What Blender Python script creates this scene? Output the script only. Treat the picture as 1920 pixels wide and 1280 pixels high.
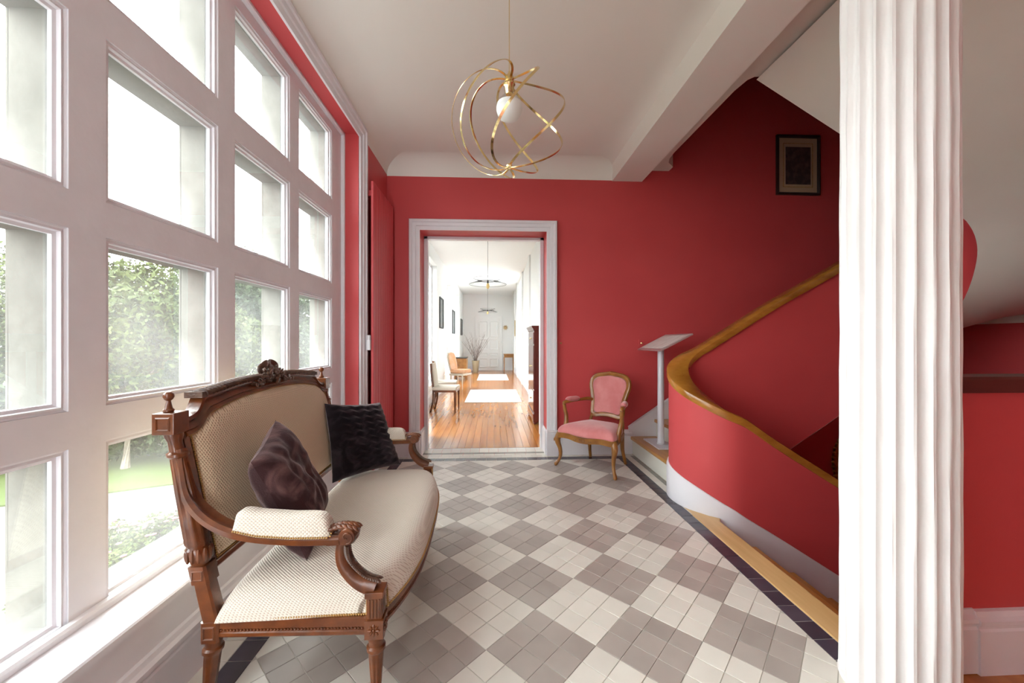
import bpy, math, random
from mathutils import Vector, Matrix
random.seed(7)
R = math.radians
PI = math.pi
H = 1.3                      # all plan coordinates below are in units of the eye height
C = bpy.context.scene.collection
for o in list(bpy.data.objects):
    bpy.data.objects.remove(o)

# ------------------------------------------------------------------ camera, sky, exposure
cam_d = bpy.data.cameras.new('camera')
cam = bpy.data.objects.new('camera', cam_d)
C.objects.link(cam)
cam_d.sensor_width = 36
cam_d.lens = 720.5 / 1920 * 36
cam_d.clip_start = .02
cam.location = (0, 0, H)
cam.rotation_euler = (R(90), 0, R(-2.8))
bpy.context.scene.camera = cam

wd = bpy.data.worlds.new('sky')
bpy.context.scene.world = wd
wd.use_nodes = True
wn = wd.node_tree
bg = wn.nodes['Background']
tc = wn.nodes.new('ShaderNodeTexCoord')
sp = wn.nodes.new('ShaderNodeSeparateXYZ')
rmp = wn.nodes.new('ShaderNodeValToRGB')
rmp.color_ramp.elements[0].position = 0.0
rmp.color_ramp.elements[0].color = (.94, .965, 1.0, 1)
rmp.color_ramp.elements[1].position = .8
rmp.color_ramp.elements[1].color = (.93, .96, 1.0, 1)
wn.links.new(tc.outputs['Generated'], sp.inputs[0])
wn.links.new(sp.outputs['Z'], rmp.inputs[0])
wn.links.new(rmp.outputs[0], bg.inputs['Color'])
bg.inputs['Strength'].default_value = 3.6

sun_d = bpy.data.lights.new('sun', 'SUN')
sun_d.energy = 1.2
sun_d.angle = R(35)
sun_d.color = (1, .95, .88)
sun = bpy.data.objects.new('sun', sun_d)
sun.rotation_euler = (R(50), 0, R(-120))
C.objects.link(sun)

def portal(name, loc, rot, sx, sy):
    d = bpy.data.lights.new(name, 'AREA')
    d.shape = 'RECTANGLE'; d.size = sx * H; d.size_y = sy * H
    d.cycles.is_portal = True
    o = bpy.data.objects.new(name, d)
    o.location = Vector(loc) * H
    o.rotation_euler = rot
    C.objects.link(o)
portal('window_portal', (-1.16, .95, 1.33), (0, R(-90), 0), 2.2, 3.5)
portal('rear_portal', (-.55, -1.82, 1.15), (R(90), 0, 0), .6, 2.25)  # guides sky light through the added rear opening
for _y in (5.3, 6.5, 8.85, 11.1):
    portal('corridor_portal', (-1.25, _y, 1.4), (0, R(-90), 0), 2.1, 1.15)

vs = bpy.context.scene.view_settings
vs.view_transform = 'Standard'
vs.look = 'None'
vs.gamma = 1
vs.exposure = 2.02
vs.use_curve_mapping = False

# ------------------------------------------------------------------ materials
def nd(nt, t, **kw):
    n = nt.nodes.new(t)
    for k, v in kw.items():
        if k.startswith('i_'):
            n.inputs[k[2:].replace('_', ' ')].default_value = v
        else:
            setattr(n, k, v)
    return n

def mat(name, col, rough=.5, metal=0, col2=None, nscale=4, ndetail=3, bump=0, bscale=40, spec=.5, coat=0, sheen=0,
        stretch=(1, 1, 1), lo=.35, hi=.65, trans=0):
    m = bpy.data.materials.new(name)
    m.use_nodes = True
    nt = m.node_tree
    b = nt.nodes['Principled BSDF']
    b.inputs['Base Color'].default_value = (*col, 1)
    b.inputs['Roughness'].default_value = rough
    b.inputs['Metallic'].default_value = metal
    b.inputs['Specular IOR Level'].default_value = spec
    b.inputs['Coat Weight'].default_value = coat
    b.inputs['Coat Roughness'].default_value = .15
    b.inputs['Sheen Weight'].default_value = sheen
    if trans:
        b.inputs['Transmission Weight'].default_value = trans
    tcn = nd(nt, 'ShaderNodeTexCoord')
    mp = nd(nt, 'ShaderNodeMapping')
    mp.inputs['Scale'].default_value = stretch
    nt.links.new(tcn.outputs['Object'], mp.inputs[0])
    if col2:
        n = nd(nt, 'ShaderNodeTexNoise', i_Scale=nscale, i_Detail=ndetail, i_Roughness=.6)
        r = nd(nt, 'ShaderNodeValToRGB')
        r.color_ramp.elements[0].position = lo; r.color_ramp.elements[1].position = hi
        r.color_ramp.elements[0].color = (*col, 1); r.color_ramp.elements[1].color = (*col2, 1)
        nt.links.new(mp.outputs[0], n.inputs['Vector'])
        nt.links.new(n.outputs[0], r.inputs[0])
        nt.links.new(r.outputs[0], b.inputs['Base Color'])
    if bump:
        n2 = nd(nt, 'ShaderNodeTexNoise', i_Scale=bscale, i_Detail=3)
        bp = nd(nt, 'ShaderNodeBump', i_Strength=bump, i_Distance=.01)
        nt.links.new(mp.outputs[0], n2.inputs['Vector'])
        nt.links.new(n2.outputs[0], bp.inputs['Height'])
        nt.links.new(bp.outputs[0], b.inputs['Normal'])
    return m

def piece_mat(name, col, col2, rough=.4, spec=.5, nscale=3, stretch=(1, 1, 1), amt=.5, bump=0, bscale=30, coat=0):
    """like mat() but each object (tile, plank) differs a little"""
    m = mat(name, col, rough, 0, col2, nscale, 3, bump, bscale, spec, coat, 0, stretch)
    nt = m.node_tree
    b = nt.nodes['Principled BSDF']
    src = b.inputs['Base Color'].links[0].from_socket
    oi = nd(nt, 'ShaderNodeObjectInfo')
    hsv = nd(nt, 'ShaderNodeHueSaturation')
    ma = nd(nt, 'ShaderNodeMath', operation='MULTIPLY_ADD')
    ma.inputs[1].default_value = amt; ma.inputs[2].default_value = 1 - amt / 2
    nt.links.new(oi.outputs['Random'], ma.inputs[0])
    nt.links.new(ma.outputs[0], hsv.inputs['Value'])
    nt.links.new(src, hsv.inputs['Color'])
    nt.links.new(hsv.outputs[0], b.inputs['Base Color'])
    # offset the grain per object
    mp = [n for n in nt.nodes if n.type == 'MAPPING'][0]
    mul = nd(nt, 'ShaderNodeMath', operation='MULTIPLY'); mul.inputs[1].default_value = 37
    cb = nd(nt, 'ShaderNodeCombineXYZ')
    nt.links.new(oi.outputs['Random'], mul.inputs[0])
    for k in range(3): nt.links.new(mul.outputs[0], cb.inputs[k])
    nt.links.new(cb.outputs[0], mp.inputs['Location'])
    return m

def weave_mat(name, axes, base=(.74, .68, .58), dot=(.54, .44, .35), pitch=.0064):
    m = mat(name, base, .85, spec=.2, sheen=.3)
    nt = m.node_tree
    b = nt.nodes['Principled BSDF']
    tcn = nd(nt, 'ShaderNodeTexCoord')
    s = nd(nt, 'ShaderNodeSeparateXYZ')
    nt.links.new(tcn.outputs['Object'], s.inputs[0])
    third = [i for i in (0, 1, 2) if i not in axes][0]
    def wave(ax, k, ph=0):
        ad = nd(nt, 'ShaderNodeMath', operation='MULTIPLY_ADD'); ad.inputs[1].default_value = .7
        nt.links.new(s.outputs[third], ad.inputs[0]); nt.links.new(s.outputs[ax], ad.inputs[2])
        a = nd(nt, 'ShaderNodeMath', operation='MULTIPLY_ADD'); a.inputs[1].default_value = k; a.inputs[2].default_value = ph
        nt.links.new(ad.outputs[0], a.inputs[0])
        c = nd(nt, 'ShaderNodeMath', operation='SINE'); nt.links.new(a.outputs[0], c.inputs[0])
        return c
    k = 2 * PI / (pitch * 2)
    w1, w2 = wave(axes[0], k), wave(axes[1], k)
    mu = nd(nt, 'ShaderNodeMath', operation='MULTIPLY'); nt.links.new(w1.outputs[0], mu.inputs[0]); nt.links.new(w2.outputs[0], mu.inputs[1])
    r = nd(nt, 'ShaderNodeValToRGB')
    r.color_ramp.elements[0].position = .30; r.color_ramp.elements[0].color = (*base, 1)
    r.color_ramp.elements[1].position = .62; r.color_ramp.elements[1].color = (*dot, 1)
    nt.links.new(mu.outputs[0], r.inputs[0]); nt.links.new(r.outputs[0], b.inputs['Base Color'])
    bp = nd(nt, 'ShaderNodeBump', i_Strength=.5, i_Distance=.002); bp.invert = True
    nt.links.new(mu.outputs[0], bp.inputs['Height']); nt.links.new(bp.outputs[0], b.inputs['Normal'])
    return m

def glass_mat(name, tint=(.96, .99, .98), gloss=.07, rough=0, dust=0):
    m = bpy.data.materials.new(name); m.use_nodes = True
    nt = m.node_tree; nt.nodes.clear()
    o = nd(nt, 'ShaderNodeOutputMaterial'); t = nd(nt, 'ShaderNodeBsdfTransparent'); g = nd(nt, 'ShaderNodeBsdfGlossy')
    mx = nd(nt, 'ShaderNodeMixShader'); mx.inputs[0].default_value = gloss
    t.inputs[0].default_value = (*tint, 1); g.inputs['Roughness'].default_value = rough
    nt.links.new(t.outputs[0], mx.inputs[1]); nt.links.new(g.outputs[0], mx.inputs[2])
    last = mx
    if dust:
        tl = nd(nt, 'ShaderNodeBsdfTranslucent'); tl.inputs[0].default_value = (.8, .8, .78, 1)
        n = nd(nt, 'ShaderNodeTexNoise', i_Scale=1.6, i_Detail=4.0)
        mr = nd(nt, 'ShaderNodeMapRange'); mr.inputs['From Min'].default_value = .35; mr.inputs['From Max'].default_value = .75
        mr.inputs['To Min'].default_value = dust * .5; mr.inputs['To Max'].default_value = dust * 1.6
        tcn = nd(nt, 'ShaderNodeTexCoord'); nt.links.new(tcn.outputs['Object'], n.inputs['Vector'])
        nt.links.new(n.outputs[0], mr.inputs[0])
        m2 = nd(nt, 'ShaderNodeMixShader'); nt.links.new(mr.outputs[0], m2.inputs[0])
        nt.links.new(mx.outputs[0], m2.inputs[1]); nt.links.new(tl.outputs[0], m2.inputs[2]); last = m2
    nt.links.new(last.outputs[0], o.inputs[0])
    return m

RED = (.60, .078, .082)
M = dict(
    red=mat('red_wall_paint', RED, .48, col2=(.57, .070, .075), nscale=1.2, bump=.04, bscale=60, spec=.35),
    white=mat('white_gloss_paint', (.80, .79, .82), .35, col2=(.76, .75, .78), nscale=3, bump=.05, bscale=25),
    colwhite=mat('column_paint', (.84, .82, .80), .5, col2=(.80, .77, .75), nscale=3, bump=.5, bscale=9),
    ceil=mat('ceiling_plaster', (.86, .85, .79), .9, col2=(.84, .83, .77), nscale=1, spec=.1),
    stairceil=mat('stair_plaster', (.80, .80, .72), .9, col2=(.75, .74, .66), nscale=1, spec=.1),
    corr=mat('corridor_plaster', (.86, .86, .85), .8, spec=.2),
    mullion=mat('painted_mullion', (.82, .81, .84), .5, col2=(.77, .76, .79), nscale=4, bump=.25, bscale=14),
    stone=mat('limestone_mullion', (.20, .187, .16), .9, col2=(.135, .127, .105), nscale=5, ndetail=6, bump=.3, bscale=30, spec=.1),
    cream=piece_mat('cream_tile', (.74, .71, .64), (.68, .65, .58), .28, amt=.12),
    grey=piece_mat('taupe_tile', (.44, .395, .355), (.385, .34, .305), .30, amt=.16),
    black=piece_mat('dark_border_tile', (.045, .042, .06), (.075, .065, .085), .25, amt=.4),
    greystrip=piece_mat('grey_strip_tile', (.28, .27, .23), (.23, .22, .19), .35, amt=.1),
    grout=mat('grout', (.56, .53, .48), .9, spec=.1),
    plank=piece_mat('pine_plank', (.50, .195, .042), (.36, .12, .024), .22, nscale=2.2, stretch=(6, .5, 6), amt=.28, coat=.2),
    tread=piece_mat('oak_tread', (.60, .31, .09), (.46, .21, .055), .3, nscale=2.5, stretch=(5, .6, 5), amt=.1, coat=.15),
    nosing=piece_mat('light_oak_nosing', (.72, .48, .22), (.62, .39, .16), .35, nscale=2.5, stretch=(7, .6, 7), amt=.05),
    rail=mat('handrail_wood', (.46, .20, .030), .22, col2=(.30, .11, .014), nscale=3, ndetail=6, stretch=(1, 1, 3), coat=.4),
    walnut=mat('carved_walnut', (.20, .058, .014), .28, col2=(.08, .022, .007), nscale=9, ndetail=5, coat=.25, bump=.1, bscale=60),
    darkwood=mat('dark_walnut', (.055, .022, .012), .38, col2=(.12, .055, .028), nscale=30, ndetail=4, bump=.3, bscale=60, coat=.2),
    darkrail=mat('dark_rail', (.075, .020, .010), .35, col2=(.045, .012, .006), nscale=4, stretch=(.4, 3, 3), coat=.2),
    honey=mat('honey_beech', (.36, .155, .028), .3, col2=(.22, .085, .014), nscale=8, ndetail=5, coat=.3, bump=.1, bscale=60),
    brass=mat('polished_brass', (.74, .58, .28), .16, 1),
    nail=mat('brass_nails', (.45, .28, .10), .35, .8),
    fab_seat=weave_mat('woven_fabric_seat', (0, 1)),
    fab_back_shaded=weave_mat('woven_fabric_back_shaded', (1, 2), base=(.66, .53, .36), dot=(.40, .27, .17)),  # same settee fabric, with the shade on the back put into a darker tan
    fab_pad=weave_mat('woven_fabric_pad', (0, 2)),
    pinkvel=mat('rose_velvet', (.62, .20, .20), .8, col2=(.70, .28, .27), nscale=7, ndetail=4, sheen=.6, spec=.15),
    steel=mat('pale_grey_metal', (.66, .66, .70), .4, .1),
    silver=mat('satin_silver', (.62, .61, .60), .3, .7),
    sheet=mat('printed_sheet', (.72, .70, .66), .4, col2=(.60, .57, .53), nscale=9, ndetail=6, stretch=(1, 4, 1)),
    glass=glass_mat('window_glass', dust=.05),  # dusty film, also put in as haze that pales the garden
    bulbglass=glass_mat('clear_glass', gloss=.12),
    bulb=mat('frosted_bulb', (.80, .83, .80), .35),
    foliage=mat('leaves', (.034, .052, .009), .6, col2=(.070, .088, .020), nscale=1.2, spec=.2),
    foliage2=mat('dark_leaves', (.020, .034, .013), .6, col2=(.042, .058, .022), nscale=1.4, spec=.2),
    bedleaf=mat('bed_leaves', (.032, .060, .006), .6, col2=(.080, .105, .014), nscale=6, spec=.2),
    bark=mat('bark', (.30, .26, .20), .9, col2=(.18, .15, .12), nscale=8),
    grass=mat('lawn', (.058, .085, .018), .8, col2=(.075, .10, .027), nscale=3, spec=.1),
    gravel=mat('gravel', (.155, .138, .13), .9, col2=(.12, .105, .10), nscale=60, bump=.4, bscale=80, spec=.1),
    flower=mat('pink_petals', (.27, .050, .065), .6, col2=(.30, .10, .11), nscale=20),
    engr=mat('engraving_print', (.05, .035, .04), .5, col2=(.16, .11, .09), nscale=14, ndetail=6, lo=.45, hi=.75),
    mount=mat('cream_mount', (.55, .42, .27), .7),
    blackfr=mat('dark_frame', (.03, .02, .018), .35),
    gilt=mat('old_gilt', (.52, .33, .08), .3, .85, col2=(.30, .18, .04), nscale=40, bump=.5, bscale=70),
    mirror=mat('mirror_glass', (.8, .8, .8), .03, 1),
    radred=mat('radiator_enamel', (.66, .09, .10), .4, spec=.4),
    black_m=mat('black_metal', (.03, .03, .03), .4, .3),
    mahog=mat('mahogany', (.15, .028, .022), .12, col2=(.09, .015, .014), nscale=5, stretch=(1, 1, .3), coat=.6),
    rug=mat('white_rug', (.80, .79, .78), .95, col2=(.74, .73, .71), nscale=40, bump=.3, bscale=120, spec=.05),
    creamfab=mat('cream_upholstery', (.72, .66, .57), .9, spec=.1),
    peach=mat('peach_upholstery', (.74, .40, .22), .85, col2=(.80, .50, .34), nscale=6, spec=.1),
    pot=mat('tan_pot', (.42, .34, .22), .8),
    twig=mat('dry_twigs', (.22, .17, .15), .8),
    dim=mat('dark_ceiling', (.55, .52, .46), .9),
    yellowart=mat('yellow_print', (.78, .66, .22), .6, col2=(.70, .50, .15), nscale=9),
    greyart=mat('grey_print', (.10, .13, .13), .15, col2=(.22, .26, .26), nscale=5),
    filament=mat('amber_bulb', (.85, .62, .25), .2),
)

def fur_mat(name, col, col2, wave=False):
    m = mat(name, col, .9, spec=.12, sheen=.7)
    nt = m.node_tree; b = nt.nodes['Principled BSDF']
    b.inputs['Sheen Tint'].default_value = (.75, .62, .62, 1); b.inputs['Sheen Roughness'].default_value = .35
    tcn = nd(nt, 'ShaderNodeTexCoord')
    n = nd(nt, 'ShaderNodeTexNoise', i_Scale=9.0, i_Detail=4.0, i_Distortion=1.2)
    r = nd(nt, 'ShaderNodeValToRGB')
    r.color_ramp.elements[0].position = .45; r.color_ramp.elements[0].color = (*col, 1)
    r.color_ramp.elements[1].position = .75; r.color_ramp.elements[1].color = (*col2, 1)
    nt.links.new(tcn.outputs['Object'], n.inputs['Vector']); nt.links.new(n.outputs[0], r.inputs[0]); nt.links.new(r.outputs[0], b.inputs['Base Color'])
    n2 = nd(nt, 'ShaderNodeTexNoise', i_Scale=260.0, i_Detail=2.0)
    bp = nd(nt, 'ShaderNodeBump', i_Strength=.35, i_Distance=.004)
    nt.links.new(tcn.outputs['Object'], n2.inputs['Vector']); nt.links.new(n2.outputs[0], bp.inputs['Height']); nt.links.new(bp.outputs[0], b.inputs['Normal'])
    return m
M['fur1'] = fur_mat('plum_fur', (.040, .017, .018), (.16, .085, .08))  # lighter mottling varies the fur and paints in its plush highlights
M['fur2'] = fur_mat('charcoal_fur', (.014, .011, .014), (.045, .038, .045))

# ------------------------------------------------------------------ mesh builder
def tag(o, label=None, cat=None, group=None, kind=None):
    if label: o['label'] = label
    if cat: o['category'] = cat
    if group: o['group'] = group
    if kind: o['kind'] = kind
    return o

class MB:
    def __init__(s): s.v = []; s.f = []
    def add(s, vs, fs, mtx=None):
        k = len(s.v)
        for p in vs:
            p = Vector(p)
            s.v.append(tuple(mtx @ p) if mtx else tuple(p))
        s.f += [tuple(i + k for i in f) for f in fs]
        return s
    def box(s, x0, x1, y0, y1, z0, z1, mtx=None):
        x0, x1 = sorted((x0, x1)); y0, y1 = sorted((y0, y1)); z0, z1 = sorted((z0, z1))
        vs = [(x0, y0, z0), (x1, y0, z0), (x1, y1, z0), (x0, y1, z0), (x0, y0, z1), (x1, y0, z1), (x1, y1, z1), (x0, y1, z1)]
        return s.add(vs, [(0, 3, 2, 1), (4, 5, 6, 7), (0, 1, 5, 4), (1, 2, 6, 5), (2, 3, 7, 6), (3, 0, 4, 7)], mtx)
    def cbox(s, c, sx, sy, sz, mtx=None):
        return s.box(c[0] - sx / 2, c[0] + sx / 2, c[1] - sy / 2, c[1] + sy / 2, c[2] - sz / 2, c[2] + sz / 2, mtx)
    def loft(s, rings, cap=True, closed=False, ring_closed=True):
        n = len(rings[0]); k = len(s.v)
        for r in rings: s.v += [tuple(p) for p in r]
        m = len(rings)
        for a in range(m if closed else m - 1):
            b = (a + 1) % m
            for i in range(n if ring_closed else n - 1):
                j = (i + 1) % n
                s.f.append((k + a * n + i, k + a * n + j, k + b * n + j, k + b * n + i))
        if cap and not closed and ring_closed:
            s.f.append(tuple(k + i for i in reversed(range(n))))
            s.f.append(tuple(k + (m - 1) * n + i for i in range(n)))
        return s
    def lathe(s, prof, c=(0, 0, 0), n=20, mtx=None):
        rings = []
        for r, z in prof:
            ring = [Vector((c[0] + r * math.cos(2 * PI * i / n), c[1] + r * math.sin(2 * PI * i / n), c[2] + z)) for i in range(n)]
            if mtx: ring = [mtx @ p for p in ring]
            rings.append(ring)
        return s.loft(rings)
    def prism(s, poly, z0, z1, tf=lambda a, b, c: (a, b, c)):
        n = len(poly); k = len(s.v)
        s.v += [tuple(tf(a, b, z0)) for a, b in poly] + [tuple(tf(a, b, z1)) for a, b in poly]
        s.f.append(tuple(k + i for i in reversed(range(n)))); s.f.append(tuple(k + n + i for i in range(n)))
        for i in range(n):
            j = (i + 1) % n
            s.f.append((k + i, k + j, k + n + j, k + n + i))
        return s
    def sweep(s, path, prof, up=(0, 0, 1), closed=False, scale=None, cap=True):
        """prof: list of (u,v), u along side=tangent x up, v along up'"""
        P = [Vector(p) for p in path]; n = len(P); rings = []
        for i, p in enumerate(P):
            a = P[i - 1] if (i or closed) else P[i]
            b = P[(i + 1) % n] if (i < n - 1 or closed) else P[i]
            t = (b - a).normalized()
            u = Vector(up[i]) if isinstance(up, list) else Vector(up)
            sd = t.cross(u)
            if sd.length < 1e-5: sd = t.cross(Vector((1, 0, 0)))
            sd.normalize(); w = sd.cross(t).normalized()
            k = scale[i] if scale else 1
            if not isinstance(k, (tuple, list)): k = (k, k)
            rings.append([p + sd * (c[0] * k[0]) + w * (c[1] * k[1]) for c in prof])
        return s.loft(rings, cap=cap, closed=closed)
    def tube(s, path, r, n=8, closed=False, up=(0, 0, 1)):
        sc = r if isinstance(r, list) else None
        rr = 1 if sc else r
        prof = [(rr * math.cos(2 * PI * i / n), rr * math.sin(2 * PI * i / n)) for i in range(n)]
        return s.sweep(path, prof, up=up, closed=closed, scale=sc)
    def flat(s, path, prof, tf, closed=False):
        """mitred moulding along a 2D path; prof: (offset to the left, proud)"""
        P = [Vector(p) for p in path]; n = len(P); rings = []
        for i in range(n):
            ds = []
            if i or closed: ds.append((P[i] - P[i - 1]).normalized())
            if i < n - 1 or closed: ds.append((P[(i + 1) % n] - P[i]).normalized())
            ns = [Vector((-d.y, d.x)) for d in ds]
            m = ns[0] if len(ns) == 1 else (ns[0] + ns[1]) / (1 + ns[0].dot(ns[1]))
            rings.append([Vector(tf(P[i].x + m.x * o, P[i].y + m.y * o, h)) for o, h in prof])
        return s.loft(rings, closed=closed)
    def sphere(s, c, rx, ry=None, rz=None, nu=12, nv=8, mtx=None):
        ry = ry or rx; rz = rz or rx
        rings = []
        for j in range(nv + 1):
            a = -PI / 2 + PI * j / nv
            cr = max(math.cos(a), .02)
            ring = [Vector((rx * cr * math.cos(2 * PI * i / nu), ry * cr * math.sin(2 * PI * i / nu), rz * math.sin(a))) for i in range(nu)]
            ring = [(mtx @ p if mtx else p) + Vector(c) for p in ring]
            rings.append(ring)
        return s.loft(rings)
    def grid(s, fn, nu, nv, wrap_u=False):
        k = len(s.v)
        for j in range(nv + 1):
            for i in range(nu + (0 if wrap_u else 1)):
                s.v.append(tuple(fn(i / nu, j / nv)))
        w = nu if wrap_u else nu + 1
        for j in range(nv):
            for i in range(nu):
                a = k + j * w + i; b = k + j * w + (i + 1) % w
                s.f.append((a, b, b + w, a + w))
        return s
    def build(s, name, m, parent=None, angle=35, bevel=0, subsurf=0, link=True):
        me = bpy.data.meshes.new(name)
        me.from_pydata([(x * H, y * H, z * H) for x, y, z in s.v], [], s.f)
        me.validate()
        me.materials.append(m)
        import bmesh
        bm = bmesh.new(); bm.from_mesh(me)
        bmesh.ops.recalc_face_normals(bm, faces=bm.faces)
        bm.to_mesh(me); bm.free()
        if angle:
            me.polygons.foreach_set('use_smooth', [True] * len(me.polygons))
            me.set_sharp_from_angle(angle=R(angle))
        o = bpy.data.objects.new(name, me)
        if parent: o.parent = parent
        if bevel:
            b = o.modifiers.new('bevel', 'BEVEL'); b.width = bevel * H; b.segments = 2; b.limit_method = 'ANGLE'; b.angle_limit = R(40)
            b.harden_normals = False
        if subsurf:
            b = o.modifiers.new('subd', 'SUBSURF'); b.levels = b.render_levels = subsurf
        C.objects.link(o)
        return o

def empty(name, loc, rz=0, label=None, cat=None, group=None, kind=None):
    o = bpy.data.objects.new(name, None)
    C.objects.link(o)
    o.location = Vector(loc) * H
    o.rotation_euler = (0, 0, rz)
    o.empty_display_size = .05
    return tag(o, label, cat, group, kind)

def copy_tree(o, parent=None):
    c = o.copy(); C.objects.link(c)
    if parent: c.parent = parent
    for ch in list(o.children): copy_tree(ch, c)
    return c

def struct(name, mb, m, parent=None, **kw):
    o = mb.build(name, m, parent, **kw)
    if not parent: o['kind'] = 'structure'
    return o

def catmull(pts, n=6, closed=False):
    P = [Vector(p) for p in pts]; out = []; m = len(P)
    for i in range(m if closed else m - 1):
        if closed: a, b, c, d = P[i - 1], P[i], P[(i + 1) % m], P[(i + 2) % m]
        else: a, b, c, d = P[max(i - 1, 0)], P[i], P[i + 1], P[min(i + 2, m - 1)]
        for k in range(n):
            t = k / n
            out.append(.5 * ((2 * b) + (c - a) * t + (2 * a - 5 * b + 4 * c - d) * t * t + (3 * b - a - 3 * c + d) * t ** 3))
    if not closed: out.append(P[-1])
    return out

def interp(keys, x):
    if x <= keys[0][0]: return keys[0][1]
    for (a, va), (b, vb) in zip(keys, keys[1:]):
        if x <= b:
            t = (x - a) / (b - a) if b > a else 0
            return va + (vb - va) * t
    return keys[-1][1]

def smooth_interp(keys, x):
    """monotone-ish cubic through the keys"""
    n = len(keys)
    if x <= keys[0][0]: return keys[0][1]
    if x >= keys[-1][0]: return keys[-1][1]
    sl = [(keys[i + 1][1] - keys[i][1]) / (keys[i + 1][0] - keys[i][0]) for i in range(n - 1)]
    tg = [sl[0]] + [(sl[i - 1] + sl[i]) / 2 for i in range(1, n - 1)] + [sl[-1]]
    for i in range(n - 1):
        if x <= keys[i + 1][0]:
            h = keys[i + 1][0] - keys[i][0]; t = (x - keys[i][0]) / h
            return ((2 * t**3 - 3 * t**2 + 1) * keys[i][1] + (t**3 - 2 * t**2 + t) * h * tg[i]
                    + (-2 * t**3 + 3 * t**2) * keys[i + 1][1] + (t**3 - t**2) * h * tg[i + 1])

def wall_holes(mb, a0, a1, b0, b1, c0, c1, holes, tf):
    """wall spanning a0..a1 x b0..b1 (2D), thickness c0..c1, with rectangular holes (a0,a1,b0,b1): built as clean cells"""
    xs = sorted({a0, a1, *[h[0] for h in holes], *[h[1] for h in holes]})
    zs = sorted({b0, b1, *[h[2] for h in holes], *[h[3] for h in holes]})
    def solid(i, j):
        if i < 0 or j < 0 or i >= len(xs) - 1 or j >= len(zs) - 1: return False
        x = (xs[i] + xs[i + 1]) / 2; z = (zs[j] + zs[j + 1]) / 2
        return not any(h[0] < x < h[1] and h[2] < z < h[3] for h in holes)
    for i in range(len(xs) - 1):
        for j in range(len(zs) - 1):
            if not solid(i, j): continue
            x0, x1, z0, z1 = xs[i], xs[i + 1], zs[j], zs[j + 1]
            for c in (c0, c1): mb.add([tf(x0, z0, c), tf(x1, z0, c), tf(x1, z1, c), tf(x0, z1, c)], [(0, 1, 2, 3)])
            if not solid(i - 1, j): mb.add([tf(x0, z0, c0), tf(x0, z1, c0), tf(x0, z1, c1), tf(x0, z0, c1)], [(0, 1, 2, 3)])
            if not solid(i + 1, j): mb.add([tf(x1, z0, c0), tf(x1, z1, c0), tf(x1, z1, c1), tf(x1, z0, c1)], [(0, 1, 2, 3)])
            if not solid(i, j - 1): mb.add([tf(x0, z0, c0), tf(x1, z0, c0), tf(x1, z0, c1), tf(x0, z0, c1)], [(0, 1, 2, 3)])
            if not solid(i, j + 1): mb.add([tf(x0, z1, c0), tf(x1, z1, c0), tf(x1, z1, c1), tf(x0, z1, c1)], [(0, 1, 2, 3)])
    return mb
XZ = lambda y: (lambda a, b, h: (a, y - h, b))            # a wall facing -Y
FX = lambda a, b, c: (c, a, b)                            # (y, z, x)
FY = lambda a, b, c: (a, c, b)                            # (x, z, y)

WX, BY, CZ = -.92, 3.38, 2.58          # left wall face, back wall face, ceiling
RY = -1.6                              # wall behind the camera
WTOP = 2.445                           # top of the red walls, where the cove springs
exec_order = []
# ------------------------------------------------------------------ shell
# floor slab (grout bed) with tiles as pieces
XL, XR, YB = -.757, 1.073, 3.237       # tiled field
floor = MB()
floor.prism([(-.93, RY), (1.155, RY), (1.155, 2.17), (1.24, 2.17), (1.24, 3.39), (.472, 3.39), (.472, 3.625), (-.637, 3.625), (-.637, 3.39), (-.93, 3.39)], -.25, -.0022)
floor = struct('floor', floor, M['grout'], angle=0)

def clip(poly, x0, x1, y0, y1):
    def cut(pl, f, inter):
        out = []
        for i in range(len(pl)):
            a, b = pl[i - 1], pl[i]
            fa, fb = f(a), f(b)
            if fb >= 0:
                if fa < 0: out.append(inter(a, b, fa, fb))
                out.append(b)
            elif fa >= 0: out.append(inter(a, b, fa, fb))
        return out
    it = lambda a, b, fa, fb: (a[0] + (b[0] - a[0]) * fa / (fa - fb), a[1] + (b[1] - a[1]) * fa / (fa - fb))
    for f in (lambda p: p[0] - x0, lambda p: x1 - p[0], lambda p: p[1] - y0, lambda p: y1 - p[1]):
        poly = cut(poly, f, it)
        if len(poly) < 3: return []
    return poly

def area(p): return abs(sum(p[i - 1][0] * p[i][1] - p[i][0] * p[i - 1][1] for i in range(len(p)))) / 2

TS = .2552 / 3
OX, OY = -.0227, 1.2497
tiles = []
q = math.sqrt(.5)
for i in range(-45, 60):
    for j in range(-60, 60):
        a0, a1, b0, b1 = i * TS + .0011, (i + 1) * TS - .0011, j * TS + .0011, (j + 1) * TS - .0011
        poly = [(OX + (a + b) * q, OY + (a - b) * q) for a, b in ((a0, b0), (a0, b1), (a1, b1), (a1, b0))]
        cx = sum(p[0] for p in poly) / 4; cy = sum(p[1] for p in poly) / 4
        if not (XL - .1 < cx < XR + .1 and RY < cy < YB + .1): continue
        full = all(XL < p[0] < XR and RY < p[1] < YB for p in poly)
        pl = poly if full else clip(poly, XL + .001, XR - .001, RY, YB - .001)
        if len(pl) < 3 or area(pl) < 2e-4: continue
        grey = ((i // 3) + (j // 3)) % 2 == 0
        tiles.append((pl, grey, full, cx, cy))
def seen_floor(x, y):
    d = x * math.sin(R(2.8)) + y * math.cos(R(2.8)); s_ = x * math.cos(R(2.8)) - y * math.sin(R(2.8))
    return d > 1.1 and abs(s_) < 1.34 * d
cand = [t for t in tiles if seen_floor(t[3], t[4]) and not (t[3] < -.30 and 1.1 < t[4] < 2.05) and area(t[0]) > .0015]
cand.sort(key=lambda t: t[4])
single = cand[:298]
ids = {id(t) for t in single}
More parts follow.
